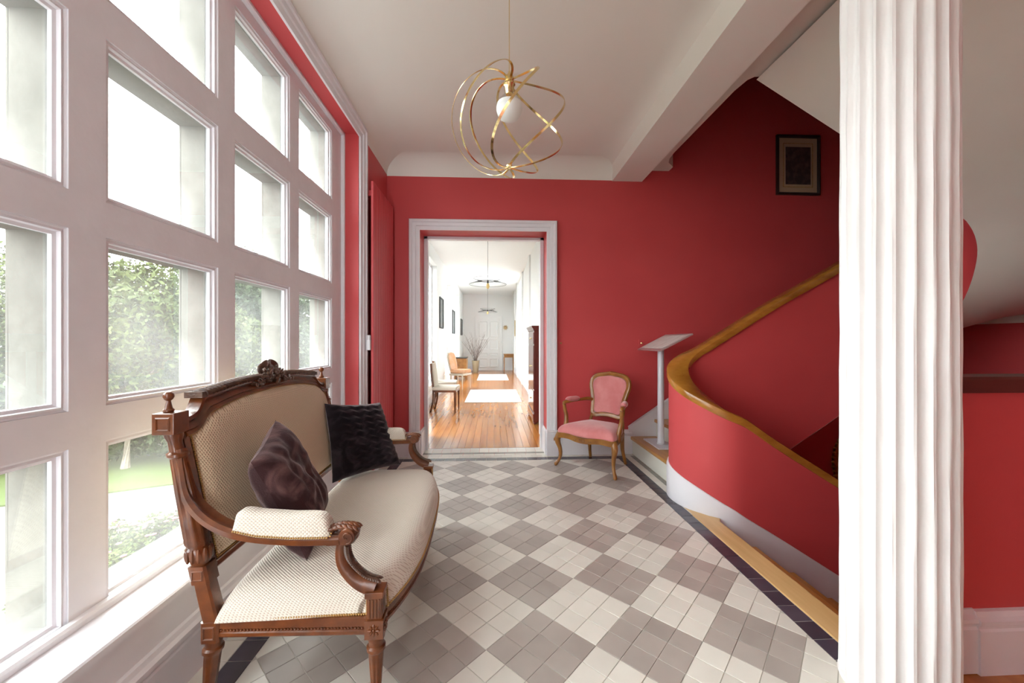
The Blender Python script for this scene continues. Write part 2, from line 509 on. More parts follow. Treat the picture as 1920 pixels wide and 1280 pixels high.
def tile_mb(pl, z0=-.012, z1=0., ox=0, oy=0):
    mb = MB()
    c = (sum(p[0] for p in pl) / len(pl), sum(p[1] for p in pl) / len(pl))
    ins = [(p[0] + (c[0] - p[0]) * .018, p[1] + (c[1] - p[1]) * .018) for p in pl]
    n = len(pl)
    mb.v = [(p[0] - ox, p[1] - oy, z0) for p in pl] + [(p[0] - ox, p[1] - oy, z1 - .0008) for p in pl] + [(p[0] - ox, p[1] - oy, z1) for p in ins]
    for a in (0, n):
        for i in range(n):
            j = (i + 1) % n
            mb.f.append((a + i, a + j, a + n + j, a + n + i))
    mb.f.append(tuple(2 * n + i for i in range(n)))
    return mb
proto = {}
for pl, g, full, cx, cy in single:
    z = random.uniform(-.0005, .0005)
    m = M['grey'] if g else M['cream']
    if full:
        if g not in proto:
            o = tile_mb(pl, ox=cx, oy=cy).build('floor_tile', m, floor, angle=0); proto[g] = o
        else:
            o = proto[g].copy(); C.objects.link(o)
    else:
        o = tile_mb(pl, ox=cx, oy=cy).build('floor_tile', m, floor, angle=0)
    o.location = (cx * H, cy * H, z * H)
    o.rotation_euler = (random.uniform(-.0022, .0022), random.uniform(-.0022, .0022), random.uniform(-.003, .003))
for g in (True, False):
    mb = MB()
    for t in tiles:
        if id(t) in ids or t[1] != g: continue
        k = tile_mb(t[0], z1=random.uniform(-.0004, .0004))
        mb.add(k.v, k.f)
    o = mb.build('taupe_tiling' if g else 'cream_tiling', M['grey'] if g else M['cream'], floor, angle=0)
    o['kind'] = 'stuff'
# border bands: rectangles of tiles
def rect_tiles(x0, x1, y0, y1, nx, ny, m, name):
    dx, dy = (x1 - x0) / nx, (y1 - y0) / ny
    first = None
    for i in range(nx):
        for j in range(ny):
            cx, cy = x0 + dx * (i + .5), y0 + dy * (j + .5)
            if first is None:
                first = tile_mb([(-dx / 2 + .001, -dy / 2 + .0016), (dx / 2 - .001, -dy / 2 + .0016), (dx / 2 - .001, dy / 2 - .0016), (-dx / 2 + .001, dy / 2 - .0016)]).build(name, m, floor, angle=0)
                o = first
            else:
                o = first.copy(); C.objects.link(o)
            o.location = (cx * H, cy * H, random.uniform(-.0005, .0005) * H)
            o.rotation_euler = (random.uniform(-.003, .003), random.uniform(-.003, .003), 0)
B0, B1 = 3.312, 3.237
rect_tiles(1.073, 1.146, 1.0 - TS * 4, B0, 1, 32, M['black'], 'border_tile')
rect_tiles(-.832, -.757, .9, B0, 1, 28, M['black'], 'border_tile')
rect_tiles(-.757, 1.073, B1, B0, 21, 1, M['black'], 'border_tile')
rect_tiles(-.92, -.832, .9, B0, 1, 28, M['cream'], 'edge_tile')
rect_tiles(-.92, 1.237, B0, 3.38, 24, 1, M['cream'], 'edge_tile')
rect_tiles(1.146, 1.20, 2.17, B0, 1, 13, M['cream'], 'edge_tile')
rect_tiles(1.20, 1.237, 2.17, B0, 1, 13, M['greystrip'], 'edge_strip')
rect_tiles(-.637, .472, 3.38, 3.43, 12, 1, M['cream'], 'edge_tile')
rect_tiles(-.637, .472, 3.43, 3.475, 12, 1, M['greystrip'], 'edge_strip')
rect_tiles(-.637, .472, 3.475, 3.62, 13, 1, M['cream'], 'edge_tile')
# tiling carried on behind the eye, one plain mesh
o = MB().box(1.073, 1.146, RY, .65, -.01, 0).box(-.92, -.757, RY, .89, -.01, -.0005).build('rear_border', M['black'], floor, angle=0); o['kind'] = 'stuff'

# timber floor right of the column
wf = struct('floor_landing', MB().box(1.15, 2.6, RY, 1.12, -.25, -.02), M['grout'], angle=0)
wf.name = 'floor_right'
for k in range(12):
    y = 1.115 - k * .095
    o = MB().box(1.152, 2.6, y - .0935, y, -.02, 0).build('plank', M['plank'], wf, angle=0, bevel=.001)

# walls
wb = MB()
wall_holes(wb, WX - .25, 4.0, -2.05, 4.25, BY, 3.60, [(-.637, .472, -.002, 1.97)], FY)
wall_back = struct('wall_back', wb, M['red'], angle=0)
wl = MB()
# left wall: opening for the window grille
wall_holes(wl, RY, BY, -.25, 2.75, -1.08, WX, [(-.72, 2.674, .272, 2.415)], FX)
wall_left = struct('wall_left', wl, M['red'], angle=0)
wr = MB()
wall_holes(wr, -1.3, 2.7, -.25, 2.8, RY - .2, RY, [(-.85, -.25, 0.02, 2.25)], FY)  # hole for the added rear opening, sized for its light
struct('wall_rear', wr, M['ceil'], angle=0)  # unseen wall, made pale to bounce neutral light into the hall
struct('wall_right', MB().box(2.6, 2.7, RY, 1.1, -.25, 2.75), M['red'], angle=0)
struct('wall_stair_right', MB().box(3.9, 4.0, .95, BY, -2.05, 4.25), M['red'], angle=0)
struct('wall_stair_near', MB().box(2.6, 3.95, 1.08, 1.17, -2.05, 1.75).box(1.155, 2.62, 1.12, 1.19, -2.05, -.02)
       .prism([(1.33, 2.53), (1.50, 2.53), (1.52, 2.52), (3.05, 1.66), (3.9, 1.36), (3.9, 4.25), (1.33, 4.25)], 1.0, 1.05, FY), M['red'], angle=0)
struct('wall_stair_left', MB().box(1.20, 1.262, 1.1, BY, -2.05, -.045).box(1.30, 1.335, 1.0, BY, 2.7, 4.25), M['red'], angle=0)  # upper box: unseen wall added to keep light out of the stairwell
struct('floor_cellar', MB().box(1.2, 3.95, 1.1, BY, -2.1, -2.0), M['grout'], angle=0)
struct('ceiling_stairwell', MB().box(1.3, 3.95, 1.0, BY, 4.2, 4.3), M['dim'], angle=0)

# ceiling: one extruded section, coved at the window wall and into the beam
def arc(cx, cz, r, a0, a1, n=8): return [(cx + r * math.cos(R(a0 + (a1 - a0) * i / n)), cz + r * math.sin(R(a0 + (a1 - a0) * i / n))) for i in range(n + 1)]
prof = [(WX, 2.80), (WX, WTOP)]
cr = CZ - WTOP
prof += [(WX + cr * 1.4 * (1 - math.cos(t)), WTOP + cr * math.sin(t)) for t in [PI / 2 * i / 10 for i in range(1, 11)]]
prof += [(.93, CZ), (1.0, CZ - .008), (1.04, CZ - .03), (1.058, CZ - .07), (1.06, 2.43), (1.33, 2.43), (1.33, 2.80)]
ce = MB().prism(prof, RY, BY, lambda a, b, c: (a, c, b))
# cove along the back wall
cv = [(BY, 2.60), (BY, 2.435)] + [(BY - cr * 1.2 * (1 - math.cos(t)), 2.437 + (CZ - 2.437 + .001) * math.sin(t)) for t in [PI / 2 * i / 10 for i in range(1, 11)]]
cv += [(BY - cr * 1.2, 2.60)]
ce.prism(cv, WX, 1.06, lambda a, b, c: (c, a, b))
struct('ceiling', ce, M['ceil'], angle=30)
struct('ceiling_landing', MB().prism([(1.33, RY), (2.7, RY), (2.7, 1.05), (1.575, 1.05), (1.575, 2.145), (1.51, 2.152), (1.487, 2.18), (1.472, 2.28), (1.466, 3.05),
       (1.475, 3.15), (1.50, 3.22), (1.55, 3.27), (1.576, 3.30), (1.576, BY), (1.33, BY)], 2.53, 2.72), M['stairceil'], angle=30)

# ------------------------------------------------------------------ window grille (window_1)
win = MB()
cols = [2.49 - .5085 * k for k in range(7)]
CW = .378
rows = [(.325, .718), (.85, 1.256), (1.39, 1.787), (1.93, 2.325)]
holes = [(c - CW - .02, c + .02, a - .02, b + .02) for c in cols for a, b in rows]
wall_holes(win, -.72, 2.674, .294, 2.415, -1.075, -1.03, holes, FX)
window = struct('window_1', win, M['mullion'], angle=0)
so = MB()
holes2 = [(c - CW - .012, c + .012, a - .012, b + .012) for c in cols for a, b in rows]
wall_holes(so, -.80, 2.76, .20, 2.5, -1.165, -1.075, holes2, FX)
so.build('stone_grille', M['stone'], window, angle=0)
sash = pane = None
for c in cols:
    for k, (a, b) in enumerate(rows):
        w = CW; h = b - a
        cy, cz = c - w / 2, (a + b) / 2
        path = [(-w / 2 - .0194, -h / 2 - .0194), (w / 2 + .0194, -h / 2 - .0194), (w / 2 + .0194, h / 2 + .0194), (-w / 2 - .0194, h / 2 + .0194)]
        pr = [(0, -.004), (.005, -.007), (.011, -.005), (.013, -.014), (.0205, -.016), (.0205, -.026), (0, -.026)]
        o = MB().flat(path, pr, lambda p, q_, hh: (hh, p, q_), closed=True).build('sash_frame', M['mullion'], window, angle=0)
        o.location = (-1.03 * H, cy * H, cz * H)
        g = MB().box(-.003, 0, -w / 2 - .002, w / 2 + .002, -h / 2 - .002, h / 2 + .002).build('pane', M['glass'], window, angle=0)
        g.location = (-1.0525 * H, cy * H, cz * H)
# sill, perimeter bead, casing, panelling below
wsill = struct('trim_sill', MB().prism([(-1.035, .27), (-1.035, .302), (-.905, .292), (-.900, .288), (-.900, .272), (-.908, .266), (-.92, .266), (-.921, .27)], -.72, 2.674, lambda a, b, c: (a, c, b)), M['white'], angle=30)
bead = MB().flat([(-.72, .30), (2.674, .30), (2.674, 2.415), (-.72, 2.415)], [(0, 0), (.018, 0), (.018, .016), (.012, .022), (0, .022)], lambda p, q_, hh: (-1.03 + hh, p, q_), closed=True)
bead.build('window_frame', M['white'], window, angle=30)
cas = [(0, 0), (0, .012), (-.012, .016), (-.03, .016), (-.034, .024), (-.06, .026), (-.066, .034), (-.085, .034), (-.09, .02), (-.09, 0)]
cs = MB().flat([(2.684, .0), (2.684, 2.405), (-.72, 2.405), (-.72, .3)], cas, lambda p, q_, hh: (WX + hh, p, q_))
struct('trim_window', cs, M['white'], angle=30)
pan = MB().box(WX - .002, WX + .004, -.72, 2.60, .0, .272)
struct('trim_panel', pan, M['white'], angle=0)
bbp = [(0, 0), (0, .022), (.15, .022), (.158, .018), (.166, .018), (.172, .024), (.186, .024), (.196, .014), (.212, .010), (.215, 0)]
def baseboard(name, path, tf, hs=1):
    return struct(name, MB().flat(path, [(a * hs, b) for a, b in bbp], tf), M['white'], angle=30)
# path runs on z=0 along the wall; "left" must be up
baseboard('baseboard_left', [(RY, 0), (2.60, 0)], lambda a, b, h: (WX + .004 + h, a, b), .8)
baseboard('baseboard_corner', [(2.775, 0), (BY, 0)], lambda a, b, h: (WX + h, a, b))
baseboard('baseboard_back_left', [(WX, 0), (-.728, 0)], XZ(BY))
baseboard('baseboard_back_right', [(.563, 0), (1.232, 0)], XZ(BY))

# door casing in the back wall (trim) with plinths and red reveal
dc = [(0, 0), (0, .014), (.012, .018), (.030, .018), (.034, .026), (.058, .028), (.066, .040), (.084, .040), (.09, .03), (.09, 0)]
d = MB().flat([(.472, .2), (.472, 1.97), (-.637, 1.97), (-.637, .2)], [(-a, b) for a, b in dc], XZ(BY))
struct('trim_door', d, M['white'], angle=30)
pl = MB()
for x0, x1 in ((-.732, -.632), (.467, .567)):
    pl.box(x0, x1, BY - .05, BY, 0, .205).box(x0 + .004, x1 - .004, BY - .045, BY, .205, .222)
for x0, x1 in ((-.638, -.622), (.457, .473)):
    pl.box(x0, x1, BY - .01, 3.595, 0, .205).box(x0 + (.0 if x0 < 0 else .006), x1 - (.006 if x0 < 0 else 0), BY, 3.595, .205, .22)
struct('trim_plinth', pl, M['white'], angle=0, bevel=.002)
df = MB()
df.box(-.637, -.603, 3.575, 3.63, 0, 1.97).box(.440, .472, 3.575, 3.63, 0, 1.97).box(-.637, .472, 3.575, 3.63, 1.945, 1.97)
door = struct('door_1', df, M['white'], angle=0, bevel=.002)
lf = MB().box(-.705, -.682, 3.63, 4.12, .01, 1.94)
lf.build('leaf', M['white'], door, angle=0, bevel=.002)
lf = MB().box(.492, .515, 3.63, 4.12, .01, 1.94)
lf.build('leaf', M['white'], door, angle=0, bevel=.002)
MB().box(.486, .4925, 3.70, 3.725, .93, 1.02).build('latch', M['brass'], door, angle=0)

# ------------------------------------------------------------------ corridor beyond the door
CX0, CX1, CY1 = -1.03, .70, 13.3
cw = MB()
cwin = [(4.72, 5.88), (5.95, 7.08), (8.26, 9.41), (10.6, 11.7)]
cwin = [(3.95, 4.9), (5.9, 7.08), (8.26, 9.41), (10.6, 11.7)]
wall_holes(cw, 3.6, CY1 + .1, -.02, 2.75, -1.25, CX0, [(a, b, .28, 2.38) for a, b in cwin], FX)
struct('wall_corridor_left', cw, M['corr'], angle=0)
cw = MB()
rwin = [(9.3, 10.5)]
wall_holes(cw, 3.6, CY1 + .1, -.02, 2.75, CX1, CX1 + .2, [(a, b, .6, 2.38) for a, b in rwin], FX)
for y in (5.4, 7.15, 8.92, 10.66, 12.2):
    cw.box(CX1 - .035, CX1, y, y + .24, 0, 2.62)
struct('wall_corridor_right', cw, M['corr'], angle=0)
struct('wall_corridor_end', MB().box(CX0 - .2, CX1 + .1, CY1, CY1 + .1, -.02, 2.75), M['corr'], angle=0)
struct('wall_corridor_near', MB().box(CX0 - .2, -.64, 3.6, 3.625, 0, 2.75).box(.475, CX1 + .1, 3.6, 3.625, 0, 2.75).box(-.64, .475, 3.6, 3.625, 1.97, 2.75), M['corr'], angle=0)
struct('ceiling_corridor', MB().box(CX0 - .2, CX1 + .1, 3.6, CY1 + .1, 2.62, 2.75), M['corr'], angle=0)
fc = struct('floor_corridor', MB().box(CX0, CX1, 3.625, CY1, -.06, -.012), M['grout'], angle=0)
npl = 25; pw = (CX1 - CX0) / npl
for k in range(npl):
    x = CX0 + k * pw
    y = 3.625; st = random.uniform(1.5, 3.2)
    while y < CY1:
        y2 = min(CY1, y + st)
        o = MB().box(-pw / 2 + .0008, pw / 2 - .0008, 0, y2 - y - .001, -.012, 0).build('plank', M['plank'], fc, angle=0)
        o.location = ((x + pw / 2) * H, y * H, random.uniform(-.0006, .0003) * H)
        y = y2; st = 3.1
baseboard('baseboard_corridor_right', [(CY1, 0), (3.63, 0)], lambda a, b, h: (CX1 - h, a, -b if b < 0 else b), .8)
baseboard('baseboard_corridor_left', [(3.63, 0), (CY1, 0)], lambda a, b, h: (CX0 + h, a, b), .8)
baseboard('baseboard_corridor_end', [(CX0, 0), (-.6, 0)], XZ(CY1), .8)
for n_, (a, b) in enumerate(cwin):
    mb = MB()
    fr = [(0, 0), (.05, 0), (.05, .03), (0, .03)]
    mb.flat([(a, .28), (b, .28), (b, 2.38), (a, 2.38)], fr, lambda p, q_, hh: (-1.15 + hh, p, q_), closed=True)
    mb.box(-1.145, -1.12, (a + b) / 2 - .03, (a + b) / 2 + .03, .28, 2.38)
    for z in (.85, 1.4, 1.9): mb.box(-1.145, -1.125, a, b, z - .01, z + .01)
    w = struct('window_%d' % (n_ + 2), mb, M['white'], angle=0)
    MB().box(-1.14, -1.136, a, b, .28, 2.38).build('pane', M['glass'], w, angle=0)

for n_, (a, b) in enumerate(rwin):
    mb = MB().flat([(a, .6), (b, .6), (b, 2.38), (a, 2.38)], [(0, 0), (.05, 0), (.05, .03), (0, .03)], lambda p, q_, hh: (CX1 + .12 + hh, p, q_), closed=True)
    mb.box(CX1 + .12, CX1 + .15, (a + b) / 2 - .03, (a + b) / 2 + .03, .6, 2.38).box(CX1 + .125, CX1 + .145, a, b, 1.39, 1.41)
    w = struct('window_%d' % (n_ + 6), mb, M['white'], angle=0)
    MB().box(CX1 + .13, CX1 + .134, a, b, .6, 2.38).build('pane', M['glass'], w, angle=0)

# end door
ed = struct('door_2', MB().box(-.55, .243, CY1 - .02, CY1, 0, 1.81), M['corr'], angle=0, bevel=.003)
for (x0, x1) in ((-.48, -.19), (-.12, .17)):
    for (z0, z1) in ((.12, .42), (.5, .62), (.72, 1.08), (1.16, 1.7)):
        MB().flat([(x0, z0), (x1, z0), (x1, z1), (x0, z1)], [(0, 0), (0, .014), (.012, .02), (.024, .008), (.03, 0)], XZ(CY1 - .02), closed=True).build('door_panel', M['corr'], ed, angle=0)
MB().flat([(.243, 0), (.243, 1.81), (-.55, 1.81), (-.55, 0)], [(0, 0), (0, .03), (-.07, .04), (-.07, 0)], XZ(CY1)).build('door_casing', M['corr'], ed, angle=0)

# ------------------------------------------------------------------ staircase
stair = empty('staircase', (1.237, 2.95, 0), 0, 'oak staircase climbing along the red back wall and winding up behind the curved parapet', 'staircase')
def SP(mb): return MB().add([(x - 1.237, y - 2.95, z) for x, y, z in mb.v], mb.f)
nz = [1.22, 1.435] + [1.435 + .245 * k for k in range(1, 6)]
def yside(x):  # where the parapet's outer face meets the flight
    if x < 1.425: return 2.385 + math.sqrt(max(.285 ** 2 - (x - 1.425) ** 2, .02)) - .02
    return 2.66
for k, x in enumerate(nz):
    z = .157 + .151 * k
    x1 = (nz[k + 1] + .02) if k < 6 else 2.80
    if k == 0:
        pts = [(x, BY - .015), (x, 2.50), (x + .04, 2.53), (1.30, 2.60), (1.36, 2.645), (x1, 2.66), (x1, BY - .015)]
    else:
        pts = [(x, BY - .015), (x, 2.65), (x1, 2.65), (x1, BY - .015)]
    SP(MB().prism(pts, z - .028, z)).build('tread', M['tread'], stair, angle=0, bevel=.006)
    ys = 2.515 if k == 0 else 2.64
    SP(MB().box(x + .018, x + .03, ys, BY - .015, z - .151 - (.0 if k else .006), z - .028)).build('riser', M['stairceil'], stair, angle=0)
# closed string against the back wall
sk = [(1.205, 0), (1.205, .235), (1.25, .265), (2.95, 1.41), (2.95, 1.1), (1.9, .40), (1.43, 0)]
SP(MB().prism(sk, BY - .018, BY, FY)).build('wall_string', M['white'], stair, angle=0)
SP(MB().sweep([(1.205, BY - .02, .235), (1.25, BY - .02, .268), (2.95, BY - .02, 1.413)], [(-.012, -.012), (.012, -.012), (.012, .006), (0, .012), (-.012, .012)])).build('string_moulding', M['white'], stair, angle=30)

# flight down to the cellar
down = empty('cellar_stair', (1.162, 1.65, 0), 0, 'light oak stair going down beside the fluted column, in front of the red parapet', 'staircase')
def DP(mb): return MB().add([(x - 1.162, y - 1.65, z) for x, y, z in mb.v], mb.f)
npts = [(1.147, 1.12), (1.262, 1.12), (1.262, 2.075), (1.285, 2.115), (1.24, 2.15), (1.17, 2.235), (1.147, 2.28)]
DP(MB().prism(npts, -.035, .001)).build('nosing_board', M['nosing'], down, angle=0, bevel=.006)
x = 1.262
for k in range(1, 11):
    z = -.151 * k
    DP(MB().box(x - .03, x + .215, 1.19, 2.13, z - .028, z)).build('tread', M['tread'], down, angle=0, bevel=.006)
    DP(MB().box(x - .036, x - .026, 1.19, 2.13, z, z + .124)).build('riser', M['tread'], down, angle=0)
    x += .222

# parapet path
def ppath():
    P = []   # (x, y, nx, ny, key)
    for i in range(30): P.append((3.35 - (3.35 - 1.425) * i / 30, 2.10, 0, -1))
    for i in range(36):
        a = R(-90 - 180 * i / 36); P.append((1.425 + .285 * math.cos(a), 2.385 + .285 * math.sin(a), math.cos(a), math.sin(a)))
    for i in range(30): P.append((1.425 + (2.81 - 1.425) * i / 30, 2.67, 0, 1))
    for i in range(30):
        a = R(90 - 180 * i / 30); P.append((2.81 + .31 * math.cos(a), 2.36 + .31 * math.sin(a), math.cos(a), math.sin(a)))
    for i in range(31): P.append((2.81 - (2.81 - 1.52) * i / 30, 2.05, 0, -1))
    s = [0]
    for a, b in zip(P, P[1:]): s.append(s[-1] + math.hypot(a[0] - b[0], a[1] - b[1]))
    return P, s
PP, SS = ppath()
A0 = 3.35 - 1.425                      # arc length where the round end starts
A1 = A0 + PI * .285                    # ... and ends
A2 = A1 + 1.385                        # far turn starts
A3 = A2 + PI * .31
def fx(x): return 3.35 - x             # front straight
def ar(deg): return A0 + R(deg) * .285
def bx(x): return A1 + x - 1.425
def tr(deg): return A2 + R(deg) * .31
def rx(x): return A3 + 2.81 - x
ztop = [(fx(3.35), -.66), (fx(2.6), -.19), (fx(1.98), .204), (fx(1.543), .479), (fx(1.337 + .09), .560), (ar(20), .605), (ar(50), .675), (ar(90), .765), (ar(120), .835),
        (ar(155), .905), (bx(1.425), .955), (bx(1.59), 1.055), (bx(1.948), 1.275), (bx(2.535), 1.605), (tr(0), 1.80), (tr(60), 2.02), (tr(120), 2.36), (rx(2.81), 2.68), (rx(2.0), 3.2), (rx(1.52), 3.45)]
zbot = [(fx(3.35), -1.75), (fx(1.425), -.55), (ar(60), -.42), (ar(130), -.30), (bx(1.425), -.16), (bx(1.7), .02), (bx(2.116), .29), (bx(2.45), .51), (tr(0), .82),
        (tr(35), .95), (tr(70), 1.10), (tr(100), 1.27), (tr(130), 1.48), (tr(160), 1.63), (rx(2.78), 1.74), (rx(2.5), 1.93), (rx(2.0), 2.229), (rx(1.52), 2.515)]
sktop = [(fx(3.35), -1.21), (fx(1.98), -.343), (fx(1.6), -.102), (fx(1.42), .008), (ar(12), .045), (ar(25), .080), (ar(50), .14), (ar(80), .185), (ar(115), .215), (ar(130), .225)]
par = empty('stair_parapet', (1.425, 2.385, 0), 0, 'curved solid red parapet with broad oak handrail winding round the stairwell', 'parapet')
def RP(mb): return MB().add([(x - 1.425, y - 2.385, z) for x, y, z in mb.v], mb.f)
TH = .10
rings = []; rrings = []; srings = []
for (x, y, nx, ny), s in zip(PP, SS):
    zt = smooth_interp(ztop, s); zb = smooth_interp(zbot, s)
    xi, yi = x - nx * TH, y - ny * TH
    if s > rx(1.66): continue
    rings.append([(x, y, zb), (x, y, zt - .04), (xi, yi, zt - .04), (xi, yi, zb)])
    cx, cy = x - nx * .055, y - ny * .055
    w = .065; t = .024
    pr = [(-w, -t * 2), (-w - .004, -t), (-w, -.006), (-w + .008, 0), (w - .008, 0), (w, -.006), (w + .004, -t), (w, -t * 2), (w - .01, -t * 2.1), (-w + .01, -t * 2.1)]
    rrings.append([(cx + nx * a, cy + ny * a, zt + b) for a, b in pr])
    if s <= ar(131):
        zs = smooth_interp(sktop, s)
        zf = min(0, zb) if s < fx(1.3) else 0
        p2 = [(0, zf - .02), (.013, zf - .02), (.013, zs - .022), (.009, zs - .012), (.009, zs - .006), (.004, zs), (0, zs)]
        if s < fx(1.425):
            p2 = [(a, max(b, zs - .30)) for a, b in p2]
        srings.append([(x + nx * a, y + ny * a, b) for a, b in p2])
RP(MB().loft(rings)).build('parapet_wall', M['red'], par, angle=30)
RP(MB().loft(rrings)).build('handrail', M['rail'], par, angle=40)
RP(MB().loft(srings)).build('skirting', M['white'], par, angle=30)

# soffit of the flights above, from the parapet's lower edge out to the walls
outer = [(bx(1.6), (1.6, BY)), (bx(2.81), (3.35, BY)), (tr(45), (3.9, BY - .02)), (tr(70), (3.9, 2.64)), (tr(110), (3.9, 2.0)), (tr(150), (3.9, 1.05)), (rx(2.78), (3.1, 1.05)), (rx(1.52), (1.52, 1.05))]
oz = [(bx(1.6), -.03), (bx(2.45), .51), (bx(2.81), .95), (tr(35), 1.143), (tr(60), 1.17), (tr(80), 1.23), (tr(110), 1.32), (tr(150), 1.44), (rx(2.78), 1.74), (rx(2.5), 1.93), (rx(2.0), 2.229), (rx(1.52), 2.515)]
sf = []
for (x, y, nx, ny), s in zip(PP, SS):
    if s < bx(1.6): continue
    zb = smooth_interp(zbot, s)
    ox = interp([(k, v[0]) for k, v in outer], s); oy = interp([(k, v[1]) for k, v in outer], s); zo = smooth_interp(oz, s)
    xi, yi = x - nx * TH, y - ny * TH
    row = [(xi, yi, zb - .0015)]; x += nx * .004; y += ny * .004
    for j in range(9):
        t = j / 8; e = t * t * (3 - 2 * t)
        row.append((x + (ox - x) * t, y + (oy - y) * t, zb - .0015 + (zo - zb) * e - (.004 if 0 < t < 1 else 0)))
    sf.append(row)
SO = MB().loft(sf, cap=False, ring_closed=False)
o = struct('ceiling_soffit', SO, M['stairceil'], angle=60)
struct('trim_landing', MB().box(3.885, 3.9, 2.3, BY, 1.138, 1.35).box(3.2, 3.9, BY - .015, BY, 1.138, 1.35), M['stairceil'], angle=0)

# low parapet behind the column
pr2 = empty('landing_parapet', (1.9, 1.14, 0), 0, 'straight red parapet with dark wood rail and white skirting, right of the column', 'parapet')
def QP(mb): return MB().add([(x - 1.9, y - 1.14, z) for x, y, z in mb.v], mb.f)
QP(MB().box(1.20, 2.6, 1.10, 1.19, 0, .85)).build('parapet_wall', M['red'], pr2, angle=0)
QP(MB().prism([(1.085, .845), (1.085, .885), (1.093, .893), (1.197, .893), (1.205, .885), (1.205, .845)], 1.20, 2.6, lambda a, b, c: (c, a, b))).build('handrail', M['darkrail'], pr2, angle=0)
QP(MB().flat([(1.455, 0), (2.6, 0)], [(a * .87, b) for a, b in bbp], XZ(1.10)).flat([(1.2, .003), (1.455, .003)], [(a * .88, b - .006) for a, b in bbp], XZ(1.10))).build('skirting', M['white'], pr2, angle=0)

# ------------------------------------------------------------------ fluted column
colr = .1255
ccx, ccy = 1.155, 1.048
nf = 20
def flute_ring(r, depth, z, n=nf * 12):
    out = []
    for i in range(n):
        a = 2 * PI * i / n
        ph = (i % 12) / 12
        if ph < .14 or ph > .86: k = 0
        else:
            u = (ph - .5) / .36; k = math.sqrt(max(0, 1 - u * u))
        wob = .0008 * math.sin(z * 9 + i // 12 * 2.1) + .0006 * math.sin(z * 23 + i // 12)
        rr = r - depth * k + wob
        out.append((rr * math.cos(a + .08), rr * math.sin(a + .08), z))
    return out
cm = MB().loft([flute_ring(colr + .0005 - .004 * (z / 2.6), .0135, z) for z in [0.012 + 2.57 * i / 40 for i in range(41)]])
column = empty('column', (ccx, ccy, 0), 0, 'thick white fluted column standing at the end of the dark tile border', 'column')
cm.build('shaft', M['colwhite'], column, angle=50)
MB().lathe([(colr + .002, 0), (colr + .004, .006), (colr, .014)], n=48).build('foot_ring', M['colwhite'], column)

# ------------------------------------------------------------------ settee
ROT = R(1.7)
sofa = empty('settee', (-.545, 1.56, 0), ROT, 'long carved walnut settee in cream dotted fabric, standing under the window grille', 'settee')
SM = Matrix.Rotation(ROT, 4, 'Z'); SM.translation = Vector((-.545, 1.56, 0))
def xb(z): return -.215 - max(0, z - .27) * .205 - (.004 if z > .3 else 0)   # raked line of the back posts
def sq_ring(c, hx, hy, n=24, p=8):
    out = []
    for i in range(n):
        a = 2 * PI * (i + .5) / n
        ca, sa = math.cos(a), math.sin(a)
        k = (abs(ca) ** p + abs(sa) ** p) ** (-1 / p)
        out.append((c[0] + hx * k * ca, c[1] + hy * k * sa, c[2]))
    return out
def rd_ring(c, r, fl=0, n=24):
    return [(c[0] + (r - fl * (i % 3 == 0)) * math.cos(2 * PI * (i + .5) / n), c[1] + (r - fl * (i % 3 == 0)) * math.sin(2 * PI * (i + .5) / n), c[2]) for i in range(n)]
def rosette(mb, c, ax, r, n=8):
    for k in range(n):
        a = 2 * PI * k / n
        if ax == 'y': p = (c[0] + r * .6 * math.cos(a), c[1], c[2] + r * .6 * math.sin(a)); mm = Matrix.Rotation(-a, 3, 'Y'); rr = (r * .42, r * .25, r * .2)
        else: p = (c[0], c[1] + r * .6 * math.cos(a), c[2] + r * .6 * math.sin(a)); mm = Matrix.Rotation(a, 3, 'X'); rr = (r * .25, r * .42, r * .2)
        mb.sphere(p, *rr, nu=6, nv=4, mtx=mm)
    mb.sphere(c, r * .25, nu=8, nv=5)

def front_leg(sy):
    x, y = .215, .515 * sy
    mb = MB().loft([rd_ring((x, y, z), r, f) for z, r, f in [(0, .009, 0), (.01, .013, 0), (.018, .010, 0), (.022, .0105, .002), (.10, .0155, .003), (.168, .020, .003), (.172, .020, 0), (.176, .0245, 0), (.184, .0245, 0), (.188, .019, 0), (.20, .0195, 0), (.207, .023, 0), (.2155, .023, 0)]])
    o = mb.build('leg', M['walnut'], sofa, angle=40)
    b = MB().box(x - .024, x + .024, y - .024, y + .024, .215, .264)
    rosette(b, (x, y + sy * .0245, .2395), 'y', .017); rosette(b, (x + .0245, y, .2395), 'x', .017)
    b.build('leg_block', M['walnut'], o, angle=30)
    # fluted stump that carries the arm support
    f = MB().box(x - .019, x + .019, y - .019, y + .019, .264, .322).box(x - .024, x + .024, y - .024, y + .024, .322, .338)
    for k in (-.0125, -.004, .0045, .013):
        f.box(x + k - .0022, x + k + .0022, y - .0215, y + .0215, .268, .318); f.box(x - .0215, x + .0215, y + k - .0022, y + k + .0022, .268, .318)
    f.build('leg_stump', M['walnut'], o, angle=0, bevel=.0015)
